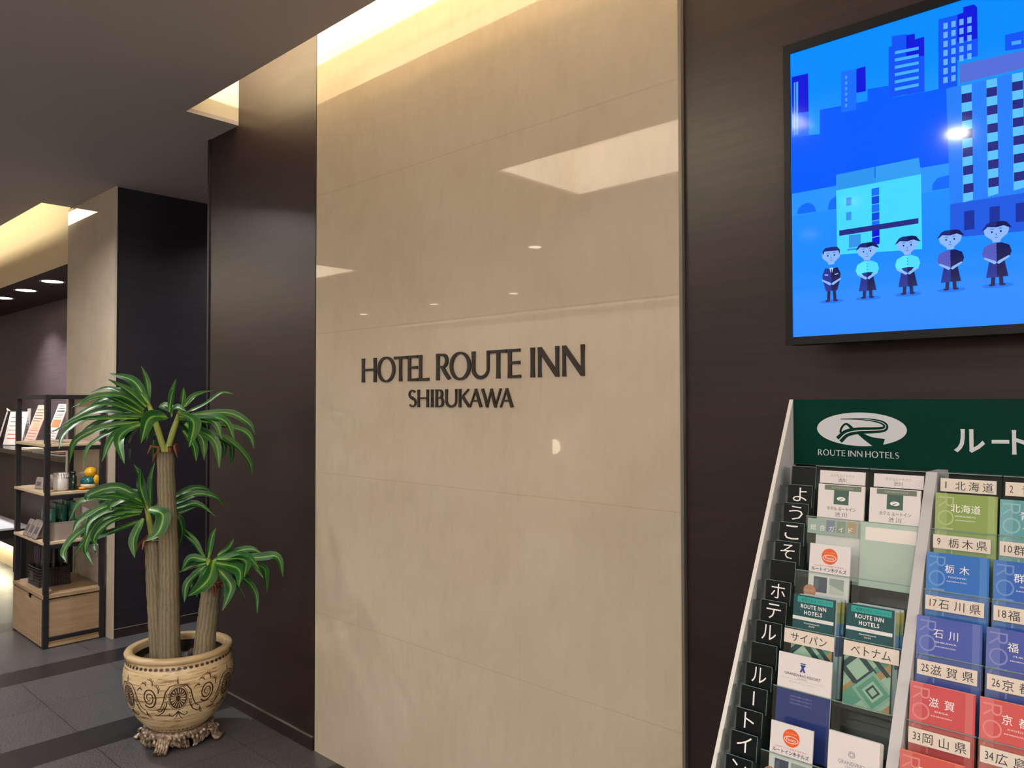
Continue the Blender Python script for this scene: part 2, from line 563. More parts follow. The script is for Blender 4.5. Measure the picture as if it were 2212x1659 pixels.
CROWN_MID=[(44,[(-93,-113,1044),(-153,-208,1120),(-217,-305,1093),(-199,-323,1062)]),(36,[(-98,-117,1036),(-102,-226,1085),(-97,-324,1096)]),(34,[(-101,-120,1028),(-168,-239,1066),(-218,-341,1066),(-215,-391,983)]),(34,[(-108,-127,1024),(-140,-249,1049),(-161,-359,997),(-115,-406,946)]),(38,[(-92,-139,1002),(-169,-272,982),(-201,-362,927),(-195,-416,860),(-137,-422,827)]),(30,[(-114,-130,968),(-195,-228,919),(-259,-310,881),(-276,-347,825)]),(30,[(-92,-139,1012),(-135,-284,993),(-106,-359,887),(0,-363,822)]),(34,[(-83,-102,1005),(-99,-135,1114),(-88,-140,1206)]),(30,[(-100,-92,1027),(-108,-89,1141),(-102,-72,1232)]),(26,[(-110,-102,1059),(-173,-109,1159),(-235,-114,1213)]),(62,[(-23,-129,1028),(55,-101,1008),(73,-127,937),(67,-179,905)]),(42,[(-72,-133,983),(-68,-175,897),(-30,-185,822)]),(36,[(-133,-68,1022),(-71,10,1045),(-16,82,1077),(31,147,1060),(45,183,1013)]),(34,[(-134,-68,1001),(-69,11,1016),(-14,81,1033),(34,146,973)]),(30,[(-134,-68,986),(-103,31,987),(-86,114,1010)]),(34,[(-111,-46,1001),(-66,15,977),(-64,38,901),(-96,29,809)]),(32,[(-108,-127,1028),(-214,-199,1048),(-312,-263,1004),(-373,-291,928)]),(30,[(-105,-124,1020),(-238,-180,1002),(-354,-218,942)]),(30,[(-88,-135,1010),(-130,-229,1008),(-162,-312,953),(-160,-364,890)]),(30,[(-105,-124,1024),(-188,-185,1039),(-259,-232,1016),(-320,-269,956)]),(26,[(-113,-105,1048),(-168,-116,1093),(-230,-134,1104)]),(30,[(-105,-124,1015),(-122,-241,1034),(-118,-336,991),(-54,-375,934)])]
CROWN_LOW=[(20,[(74,79,793),(14,61,871),(-54,37,923)]),(26,[(105,81,802),(108,94,883),(114,112,935)]),(22,[(136,109,812),(173,143,849),(190,158,888)]),(36,[(98,74,791),(58,22,802),(37,-9,750)]),(34,[(97,74,775),(15,38,754),(-57,13,720)]),(62,[(162,79,799),(198,42,734),(217,-12,698),(235,-68,680)]),(34,[(97,74,766),(55,10,692),(63,-8,613)]),(34,[(104,107,787),(168,167,822),(223,218,837),(259,253,820)]),(40,[(147,93,795),(297,150,829),(402,168,780)]),(50,[(174,90,803),(336,132,815),(408,92,759)]),(50,[(180,83,789),(332,109,779),(411,69,721)]),(42,[(135,109,791),(281,232,805),(350,283,807),(375,296,721)]),(34,[(135,110,783),(292,230,770),(328,238,713),(350,233,658)]),(26,[(154,100,770),(261,175,713),(314,199,654),(335,194,574)]),(46,[(161,93,766),(232,120,701),(256,104,658),(262,70,596)]),(34,[(123,98,783),(161,162,762),(202,230,699)]),(34,[(112,88,770),(25,76,729),(-48,78,660)]),(34,[(132,107,787),(227,150,802),(310,183,788),(377,201,731)]),(30,[(128,103,775),(155,143,747),(204,207,620)]),(30,[(139,86,779),(148,40,742),(162,1,651)])]
TRUNKS=[[(-0.007,-0.039,0.38),(-0.006,-0.043,0.507),(-0.004,-0.045,0.651),(-0.003,-0.049,0.816),(-0.004,-0.055,0.981),(-0.006,-0.062,1.146),(-0.005,-0.065,1.278)],[(-0.081,-0.053,0.367),(-0.085,-0.063,0.538),(-0.09,-0.073,0.704),(-0.093,-0.081,0.875)],[(0.085,0.074,0.393),(0.096,0.081,0.501),(0.107,0.088,0.605),(0.115,0.094,0.675)]]
TV_SHAPES=[('sea',[(-0.0078,2.1155),(0.063,2.1062),(0.0636,2.1618),(0.1678,2.1545),(0.1681,2.1805),(0.2167,2.1748),(0.2164,2.1485),(0.2796,2.1426),(0.3278,2.1404),(0.3257,1.9772),(0.2735,1.9836),(0.0964,1.9816),(-0.0091,1.9802)]),('deep',[(-0.0012,2.2556),(0.0374,2.2534),(0.0379,2.1645),(-0.0021,2.1698)]),('mid',[(-0.0021,2.1698),(0.0379,2.1645),(0.0378,2.1087),(-0.0026,2.1143)]),('pale',[(0.0038,2.2415),(0.0074,2.241),(0.0061,2.1177),(0.0025,2.1181)]),('pale',[(0.0094,2.2414),(0.014,2.2411),(0.0127,2.1172),(0.0082,2.1173)]),('mid',[(0.112,2.235),(0.145,2.2315),(0.144,2.1418),(0.111,2.1431)]),('deep',[(0.145,2.2315),(0.1642,2.2315),(0.1645,2.1768),(0.1444,2.1785)]),('pale',[(0.1208,2.2227),(0.125,2.2224),(0.1249,2.2157),(0.1207,2.216)]),('pale',[(0.1207,2.2102),(0.1249,2.2099),(0.1248,2.2032),(0.1206,2.2034)]),('pale',[(0.1205,2.1976),(0.1247,2.1974),(0.1246,2.1907),(0.1204,2.1909)]),('pale',[(0.1204,2.1851),(0.1246,2.1849),(0.1245,2.1782),(0.1203,2.1784)]),('pale',[(0.1202,2.1726),(0.1244,2.1724),(0.1244,2.1657),(0.1202,2.1659)]),('pale',[(0.1201,2.1601),(0.1243,2.1599),(0.1242,2.1532),(0.12,2.1534)]),('mid2',[(0.2125,2.259),(0.219,2.2592),(0.2192,2.2801),(0.2479,2.2754),(0.2463,2.1472),(0.2111,2.1489)]),('deep',[(0.2478,2.2731),(0.2646,2.2708),(0.2645,2.2585),(0.2823,2.2586),(0.2822,2.2188),(0.2472,2.2227)]),('mid2',[(0.2472,2.2227),(0.2822,2.2188),(0.2816,2.1429),(0.2463,2.1458)]),('pale2',[(0.2249,2.2458),(0.2717,2.2411),(0.2716,2.2348),(0.2248,2.2393)]),('pale2',[(0.2247,2.2301),(0.2715,2.2257),(0.2715,2.2194),(0.2246,2.2236)]),('pale2',[(0.2245,2.2143),(0.2713,2.2103),(0.2713,2.204),(0.2244,2.2079)]),('pale2',[(0.2243,2.1986),(0.2711,2.1949),(0.2711,2.1886),(0.2242,2.1922)]),('pale2',[(0.2241,2.1829),(0.271,2.1795),(0.2709,2.1732),(0.224,2.1765)]),('pale2',[(0.2239,2.1672),(0.2708,2.1641),(0.2707,2.1578),(0.2238,2.1608)]),('mid2',[(0.3098,2.2855),(0.3446,2.2833),(0.3427,2.1375),(0.308,2.1401)]),('deep',[(0.3446,2.2833),(0.3551,2.2841),(0.3552,2.295),(0.3744,2.294),(0.3799,2.2863),(0.3799,2.2233),(0.3439,2.2271)]),('mid2',[(0.3439,2.2271),(0.3799,2.2233),(0.3798,2.1878),(0.3434,2.1902)]),('pale3',[(0.3189,2.2744),(0.3268,2.2735),(0.3266,2.2611),(0.3187,2.2619)]),('pale3',[(0.3335,2.2734),(0.3413,2.2725),(0.3412,2.2602),(0.3333,2.261)]),('pale3',[(0.348,2.2725),(0.3557,2.2716),(0.3555,2.2593),(0.3478,2.2602)]),('pale3',[(0.3622,2.2715),(0.3699,2.2707),(0.3697,2.2585),(0.3621,2.2593)]),('pale3',[(0.3186,2.2557),(0.3266,2.2549),(0.3264,2.2425),(0.3185,2.2432)]),('pale3',[(0.3333,2.2549),(0.3411,2.254),(0.3409,2.2417),(0.3331,2.2425)]),('pale3',[(0.3477,2.254),(0.3554,2.2532),(0.3553,2.241),(0.3476,2.2417)]),('pale3',[(0.362,2.2532),(0.3696,2.2524),(0.3695,2.2402),(0.3618,2.241)]),('pale3',[(0.3184,2.237),(0.3263,2.2363),(0.3262,2.2239),(0.3182,2.2246)]),('pale3',[(0.333,2.2363),(0.3409,2.2355),(0.3407,2.2232),(0.3329,2.2239)]),('pale3',[(0.3475,2.2356),(0.3552,2.2348),(0.355,2.2226),(0.3473,2.2233)]),('pale3',[(0.3617,2.2349),(0.3694,2.2341),(0.3692,2.222),(0.3616,2.2227)]),('pale3',[(0.3182,2.2184),(0.3261,2.2177),(0.3259,2.2053),(0.318,2.2059)]),('pale3',[(0.3328,2.2178),(0.3406,2.2171),(0.3405,2.2047),(0.3326,2.2054)]),('pale3',[(0.3472,2.2172),(0.355,2.2165),(0.3548,2.2042),(0.3471,2.2049)]),('pale3',[(0.3615,2.2166),(0.3691,2.2159),(0.369,2.2037),(0.3613,2.2044)]),('pale3',[(0.3179,2.1997),(0.3258,2.1991),(0.3257,2.1867),(0.3178,2.1873)]),('pale3',[(0.3325,2.1992),(0.3404,2.1986),(0.3402,2.1863),(0.3324,2.1869)]),('pale3',[(0.347,2.1988),(0.3547,2.1981),(0.3546,2.1859),(0.3468,2.1865)]),('pale3',[(0.3613,2.1983),(0.3689,2.1977),(0.3687,2.1855),(0.3611,2.1861)]),('pale3',[(0.3177,2.1811),(0.3256,2.1805),(0.3254,2.1681),(0.3175,2.1686)]),('pale3',[(0.3323,2.1807),(0.3401,2.1801),(0.34,2.1678),(0.3321,2.1684)]),('pale3',[(0.3174,2.1624),(0.3254,2.1619),(0.3252,2.1495),(0.3173,2.15)]),('pale3',[(0.3321,2.1622),(0.3399,2.1617),(0.3397,2.1494),(0.3319,2.1498)]),('mid2',[(0.427,2.2144),(0.4581,2.2126),(0.4576,2.1792),(0.4266,2.1835)]),('pale',[(0.4376,2.1982),(0.4536,2.1965),(0.4535,2.1889),(0.4375,2.1907)]),('wall',[(-0.0076,1.9814),(0.0988,1.9812),(0.0982,1.928),(-0.0081,1.9296)]),('wall',[(0.2714,1.985),(0.3258,1.9838),(0.3251,1.931),(0.2728,1.931)]),('arch',[(0.0528,1.9307),(0.0521,1.9365),(0.05,1.9421),(0.0466,1.9469),(0.0422,1.9506),(0.0369,1.953),(0.0312,1.954),(0.0255,1.9534),(0.0201,1.9512),(0.0155,1.9477),(0.0119,1.943),(0.0096,1.9375),(0.0088,1.9315)]),('arch',[(0.0982,1.9294),(0.0805,1.9296),(0.0806,1.9408),(0.0865,1.9519),(0.0985,1.9584)]),('arch',[(0.2933,1.9335),(0.2946,1.9457),(0.3036,1.9573),(0.3255,1.9596),(0.3252,1.9327)]),('hotel',[(0.3223,2.1375),(0.4993,2.1332),(0.496,1.8986),(0.3267,1.899)]),('roof',[(0.3479,2.18),(0.4999,2.172),(0.4994,2.1393),(0.3474,2.1414)]),('strip',[(0.35,2.1354),(0.3684,2.1346),(0.3676,1.9014),(0.35,1.8984)]),('win',[(0.3502,2.1187),(0.3682,2.1177),(0.368,2.0995),(0.35,2.1004)]),('win',[(0.3504,2.0818),(0.3684,2.0811),(0.3681,2.0629),(0.3501,2.0635)]),('win',[(0.3506,2.045),(0.3685,2.0446),(0.3683,2.0264),(0.3503,2.0267)]),('win',[(0.3507,2.0082),(0.3687,2.0081),(0.3685,1.9899),(0.3505,1.9899)]),('win',[(0.3509,1.9715),(0.3689,1.9716),(0.3686,1.9535),(0.3507,1.9532)]),('win',[(0.3511,1.9348),(0.369,1.9352),(0.3688,1.9171),(0.3508,1.9165)]),('strip',[(0.394,2.1348),(0.4125,2.1338),(0.4116,1.9052),(0.3939,1.9022)]),('win',[(0.3942,2.1184),(0.4122,2.1172),(0.412,2.0993),(0.3939,2.1004)]),('win',[(0.3943,2.0822),(0.4124,2.0813),(0.4121,2.0635),(0.3941,2.0642)]),('win',[(0.3945,2.0461),(0.4125,2.0455),(0.4123,2.0276),(0.3942,2.0281)]),('win',[(0.3946,2.01),(0.4126,2.0097),(0.4124,1.9919),(0.3944,1.9921)]),('win',[(0.3948,1.974),(0.4128,1.9739),(0.4125,1.9561),(0.3945,1.956)]),('win',[(0.3949,1.938),(0.4129,1.9382),(0.4127,1.9204),(0.3947,1.92)]),('strip',[(0.4375,2.1341),(0.4559,2.1329),(0.4549,1.9089),(0.4372,1.9061)]),('win',[(0.4376,2.1181),(0.4557,2.1167),(0.4554,2.0992),(0.4373,2.1004)]),('win',[(0.4377,2.0826),(0.4558,2.0815),(0.4555,2.064),(0.4375,2.0649)]),('win',[(0.4378,2.0472),(0.4559,2.0464),(0.4556,2.0289),(0.4376,2.0295)]),('win',[(0.4379,2.0118),(0.456,2.0113),(0.4557,1.9938),(0.4377,1.9942)]),('win',[(0.4381,1.9764),(0.4561,1.9762),(0.4558,1.9588),(0.4378,1.9588)]),('win',[(0.4382,1.9411),(0.4562,1.9412),(0.4559,1.9238),(0.4379,1.9235)]),('strip',[(0.4806,2.1335),(0.499,2.1321),(0.4979,1.9126),(0.4802,1.9099)]),('win',[(0.4807,2.1177),(0.4988,2.1162),(0.4985,2.099),(0.4805,2.1004)]),('win',[(0.4808,2.083),(0.4988,2.0817),(0.4986,2.0645),(0.4806,2.0657)]),('win',[(0.4809,2.0482),(0.4989,2.0473),(0.4987,2.0301),(0.4807,2.0309)]),('win',[(0.481,2.0135),(0.499,2.0128),(0.4988,1.9957),(0.4807,1.9963)]),('win',[(0.4811,1.9789),(0.4991,1.9785),(0.4988,1.9614),(0.4808,1.9616)]),('win',[(0.4812,1.9442),(0.4992,1.9441),(0.4989,1.927),(0.4809,1.927)]),('base',[(0.3267,1.899),(0.496,1.8986),(0.4949,1.8233),(0.3258,1.8305)]),('door',[(0.3517,1.8802),(0.37,1.8797),(0.3695,1.8418),(0.3512,1.842)]),('door',[(0.3962,1.8812),(0.4138,1.8807),(0.4133,1.8435),(0.3957,1.8437)]),('door',[(0.4404,1.8807),(0.4573,1.8802),(0.4567,1.8437),(0.4398,1.8439)]),('door',[(0.4821,1.8807),(0.4984,1.8802),(0.4979,1.8444),(0.4816,1.8446)]),('broof',[(0.099,2.0054),(0.1813,2.0061),(0.1809,1.9715),(0.0987,1.97)]),('broof2',[(0.1831,2.0062),(0.2696,2.0071),(0.2733,1.9724),(0.1827,1.9716)]),('bwhite',[(0.0987,1.97),(0.2733,1.9719),(0.2734,1.8147),(0.0994,1.8258)]),('bwin',[(0.1205,1.9496),(0.1317,1.9495),(0.1315,1.9314),(0.1203,1.9314)]),('bwin',[(0.1202,1.917),(0.1313,1.9171),(0.1311,1.899),(0.12,1.8988)]),('mid',[(0.1745,1.9595),(0.1901,1.9599),(0.1899,1.9436),(0.1743,1.9431)]),('deep2',[(0.1745,1.9417),(0.19,1.9421),(0.1898,1.9258),(0.1743,1.9253)]),('mid',[(0.1745,1.9238),(0.19,1.9244),(0.1898,1.9081),(0.1743,1.9074)]),('deep2',[(0.1744,1.906),(0.19,1.9067),(0.1898,1.8904),(0.1742,1.8896)]),('mid',[(0.1744,1.8882),(0.1899,1.889),(0.1897,1.8727),(0.1742,1.8718)]),('deep',[(0.1744,1.8704),(0.1899,1.8713),(0.1897,1.855),(0.1742,1.854)]),('deep',[(0.1744,1.8526),(0.1899,1.8536),(0.1897,1.8373),(0.1742,1.8362)]),('win',[(0.1047,1.8791),(0.2672,1.8805),(0.2671,1.8692),(0.1046,1.8671)]),('bwin',[(0.1256,1.8654),(0.1509,1.8645),(0.1506,1.8371),(0.1253,1.8377)]),('bwin',[(0.1216,1.8354),(0.1864,1.8345),(0.1863,1.8308),(0.1215,1.8315)])]
TV_STAFF=[((0.0864,1.7215),0.1233,'suit'),((0.1637,1.7216),0.122,'shirt'),((0.2453,1.7222),0.1234,'shirt'),((0.3264,1.7233),0.1227,'coat'),((0.4076,1.7237),0.1264,'coat')]
LOGO={'A':[(0.1136,1.4599),(0.1487,1.4604),(0.1754,1.4589),(0.1972,1.4544),(0.2066,1.4467),(0.2013,1.4393),(0.1781,1.4369),(0.1484,1.435),(0.1256,1.4288),(0.11,1.4142)],'B':[(0.1469,1.434),(0.1632,1.423),(0.1807,1.4135),(0.201,1.4072)],'C':[(0.1133,1.43),(0.1149,1.4385),(0.1212,1.4475),(0.1279,1.4488),(0.1349,1.4431),(0.1394,1.4379)]}
# ------------------------------------------------------------------ the setting
WALL_Y, CEIL_Z = 1.871, 2.881
mb = MB(); mb.box((-12.2, -6.4, -.05), (3.6, 4.6, 0), FLOOR); struct(mb, 'floor')

# ceiling: one slab with the two cove slots and the two coffers cut out
HOLES = [(-3.637, 3.4, 1.607, 1.90), (-11.9, -6.04, 1.665, 1.90), (-3.25, -1.55, -.38, .43), (-9.6, -6.8, -1.13, -.25)]
xs = sorted({-12.2, 3.6} | {h[0] for h in HOLES} | {h[1] for h in HOLES})
ys = sorted({-6.4, 4.6} | {h[2] for h in HOLES} | {h[3] for h in HOLES})
mb = MB()
for i in range(len(xs) - 1):
    for j in range(len(ys) - 1):
        cx, cy = (xs[i] + xs[i + 1]) / 2, (ys[j] + ys[j + 1]) / 2
        if not any(h[0] < cx < h[1] and h[2] < cy < h[3] for h in HOLES):
            mb.box((xs[i], ys[j], CEIL_Z), (xs[i + 1], ys[j + 1], CEIL_Z + .02), CEIL)
struct(mb, 'ceiling')
def cavity(name, x0, x1, y0, y1, z1, walls):
    m = MB(); z0 = CEIL_Z + .0201; t = .02
    m.box((x0, y0, z1), (x1, y1, z1 + t), COVE)
    if 'w' in walls: m.box((x0 - t, y0 - t, z0), (x0, y1, z1 + t), COVE)
    if 'e' in walls: m.box((x1, y0 - t, z0), (x1 + t, y1, z1 + t), COVE)
    if 's' in walls: m.box((x0, y0 - t, z0), (x1, y0, z1 + t), COVE)
    if 'n' in walls: m.box((x0, y1, z0), (x1, y1 + t, z1 + t), COVE)
    return struct(m, name)
def upstand(name, x0, x1, y):
    m = MB(); m.box((x0, y - .012, CEIL_Z + .0201), (x1, y, 2.98), COVE); return struct(m, name)
upstand('trim_4', -3.637, 3.4, 1.607)
cavity('ceiling_cove_wall', -3.637, 3.4, 1.25, 1.90, 3.3, 'wes')
cavity('ceiling_cove_niche', -11.9, -6.04, 1.25, 1.90, 3.3, 'wes')
cavity('ceiling_coffer_near', -3.45, -1.35, -.58, .63, 3.28, 'wesn')
cavity('ceiling_coffer_far', -9.8, -6.6, -1.33, -.05, 3.28, 'wesn')

# the long wall: veneer, stone panel, veneer, passage, stone pillar, reception niche
mb = MB(); mb.box((-2.93, WALL_Y, 0), (-1.127, WALL_Y + .16, 3.32), STONE); struct(mb, 'wall_stone_panel')
mb = MB(); mb.box((-1.127, 1.871, 0), (-1.1175, 1.885, 3.32), TRIM); struct(mb, 'trim_1')
mb = MB(); mb.box((-1.1175, 1.886, 0), (3.4, 2.03, 3.32), DARKWOOD); struct(mb, 'wall_veneer_right')
mb = MB(); mb.box((-2.936, 1.876, 0), (-2.9301, 2.03, 3.32), BLACK); struct(mb, 'trim_2')
mb = MB(); mb.box((-3.93, WALL_Y + .001, 0), (-2.936, 2.03, 3.32), DARKWOOD); struct(mb, 'wall_veneer_left')
mb = MB(); mb.box((-3.955, 1.865, 0), (-3.937, 2.03, 2.8805), DARKWOOD2); mb.box((-3.937, 1.878, 0), (-3.93, 2.03, 2.8805), BLACK); struct(mb, 'trim_3')
mb = MB(); mb.box((-3.955, 2.03, 0), (-3.8, 4.5, 2.8805), DARKWOOD2); struct(mb, 'wall_passage_right')
mb = MB(); mb.box((-5.40, 1.8755, 0), (-5.24, 4.5, 2.8805), DARKWOOD2); struct(mb, 'wall_passage_left')
mb = MB(); mb.box((-5.24, 4.4, 0), (-3.955, 4.5, 2.8805), DARKWOOD2); struct(mb, 'wall_passage_end')
mb = MB(); mb.box((-6.13, 1.861, 0), (-5.232, 1.8755, 2.8805), STONE2); mb.box((-6.13, 1.8755, 0), (-5.40, 2.6, 2.8805), STONE2); struct(mb, 'wall_pillar')
mb = MB(); mb.box((-11.9, 1.8745, 2.50), (-6.131, 1.8765, 3.32), FASCIA); struct(mb, 'wall_niche_fascia')
mb = MB(); mb.box((-11.9, 1.8766, 2.50), (-6.131, 2.60, 2.56), NICHECEIL); struct(mb, 'ceiling_niche')
mb = MB(); mb.box((-11.9, 2.495, 0), (-6.131, 2.60, 2.4995), NICHEBACK); struct(mb, 'wall_niche_back')
mb = MB(); mb.box((-12.0, -6.2, 0), (-11.9, 4.5, 3.3), CREAM); struct(mb, 'wall_left')
mb = MB(); mb.box((3.4, -6.2, 0), (3.5, 4.5, 3.3), CREAM); struct(mb, 'wall_right')
mb = MB(); mb.box((-12.0, -6.3, 0), (3.5, -6.2, 3.3), CREAM); struct(mb, 'wall_back')
mb = MB(); mb.box((-3.93, 1.862, 0), (-2.936, 1.8715, .055), BASEB); mb.box((-3.93, 1.8605, .055), (-2.936, 1.8715, .0575), TRIM); struct(mb, 'baseboard_left')
mb = MB(); mb.box((-5.2399, 1.876, 0), (-5.231, 4.4, .055), BASEB); mb.box((-5.2399, 1.876, .055), (-5.2295, 4.4, .0575), TRIM); struct(mb, 'baseboard_passage')

# ------------------------------------------------------------------ downlights
def downlight(x, y, z, label, watts, r=.06, color=WHITE, group='recessed ceiling downlights', spread=110, glow=9):
    t = thing('downlight', label, 'light', (x, y, z), group=group)
    ring = MB(); ring.lathe([(r, -.001), (r * 1.22, -.003), (r * 1.25, -.0005), (r * 1.25, 0), (r, 0)], CHROME, 32)
    ring.f = ring.f[:-2]; ring.mi = ring.mi[:-2]; ring.sm = ring.sm[:-2]
    ring.build('ring', t)
    lens = MB(); lens.lathe([(0, -.0012), (r, -.0012), (r, -.0002)], pm('lamp_lens_%d' % glow, 'ffffff', .3, emit='fff0d8', strength=glow), 32); lens.f.pop(); lens.mi.pop(); lens.sm.pop()
    lens.build('lens', t)
    area_light('downlight_lamp', (x, y, z - .006), (0, 0, -1), r * 1.6, r * 1.6, watts, color, spread, 'DISK')
for x, w, l in ((-7.178, 12, 'round white downlight under the niche nearest the stone pillar'),
             (-7.915, 12, 'middle of the three lit round downlights under the niche'),
             (-8.655, 12, 'lit downlight under the niche cut by the left picture edge')):
    downlight(x, 2.066, 2.4995, l, w, r=.078, group='downlights under the reception niche', glow=14)
ROOM = [(-4.60, -1.45, 'downlight behind the viewer seen as the brightest spot in the stone panel', 34),
        (-6.79, -3.51, 'downlight seen as the right spot of the low row in the stone panel', 34),
        (-8.35, -3.52, 'downlight seen as the middle spot of the low row in the stone panel', 34),
        (-10.13, -3.59, 'downlight seen as the left spot of the low row in the stone panel', 34),
        (-1.05, -0.95, 'downlight seen as the bright glint on the wall screen', 34),
        (-1.95, -2.0, 'downlight seen as a faint glint on the white screen building', 24),
        (-2.60, -2.85, 'downlight seen as a faint glint left of the screen figures', 24),
        (-4.70, 0.85, 'downlight shining on the potted plant from ahead of it', 44)]
for x, y, l, w in ROOM:
    downlight(x, y, CEIL_Z - .0001, l, w * .9, spread=150)
downlight(-4.6, 3.3, CEIL_Z - .0001, 'added unseen downlight brightening the dark passage between veneer wall and stone pillar', 30, spread=150)  # added out of view to lighten the passage wall

# added glowing globes out of view, soft fill for the stone and rack
for x, y, l in ((1.1, -1.9, 'added unseen fill globe behind the viewer nearest the leaflet rack'), (2.3, -3.0, 'added unseen fill globe by the right lobby wall'), (0.5, -3.9, 'added unseen fill globe nearest the far lobby wall'), (2.5, 0.5, 'added unseen fill globe to the right of the viewer lighting the rack side')):
    t = thing('fill_globe', l, 'lamp', (x, y, 2.25), group='added fill globes')
    m = MB(); m.ball((0, 0, 0), .14, pm('fill_globe_glow', 'ffffff', .4, emit='fff6ea', strength=122), 24, 14); m.build('globe', t)
    m = MB(); m.tube([(0, 0, .135), (0, 0, CEIL_Z - 2.251)], .006, BLKMETAL, 8); m.lathe([(.05, CEIL_Z - 2.275), (.05, CEIL_Z - 2.2515)], BLKMETAL, 20); m.build('cord', t)

# half-moon wall lamp across the lobby, mirrored in the stone
t = thing('wall_lamp', 'half-moon wall lamp mirrored as a pale crescent in the stone panel', 'lamp', (-8.36, -6.2, .74))
mb = MB(); mb.box((-.03, 0, -.06), (.03, .02, .06), BLKMETAL); mb.build('bracket', t)
mb = MB()
pts = [(0, -.12)] + [(.11 * math.cos(a), .12 * math.sin(a)) for a in [math.radians(-80 + i * 16) for i in range(11)]] + [(0, .12)]
mb.prism(pts, -.06, pm('lamp_shade_glow', 'fff4dc', .5, emit='ffe9c0', strength=7), n=-.02)
mb.build('shade', t)

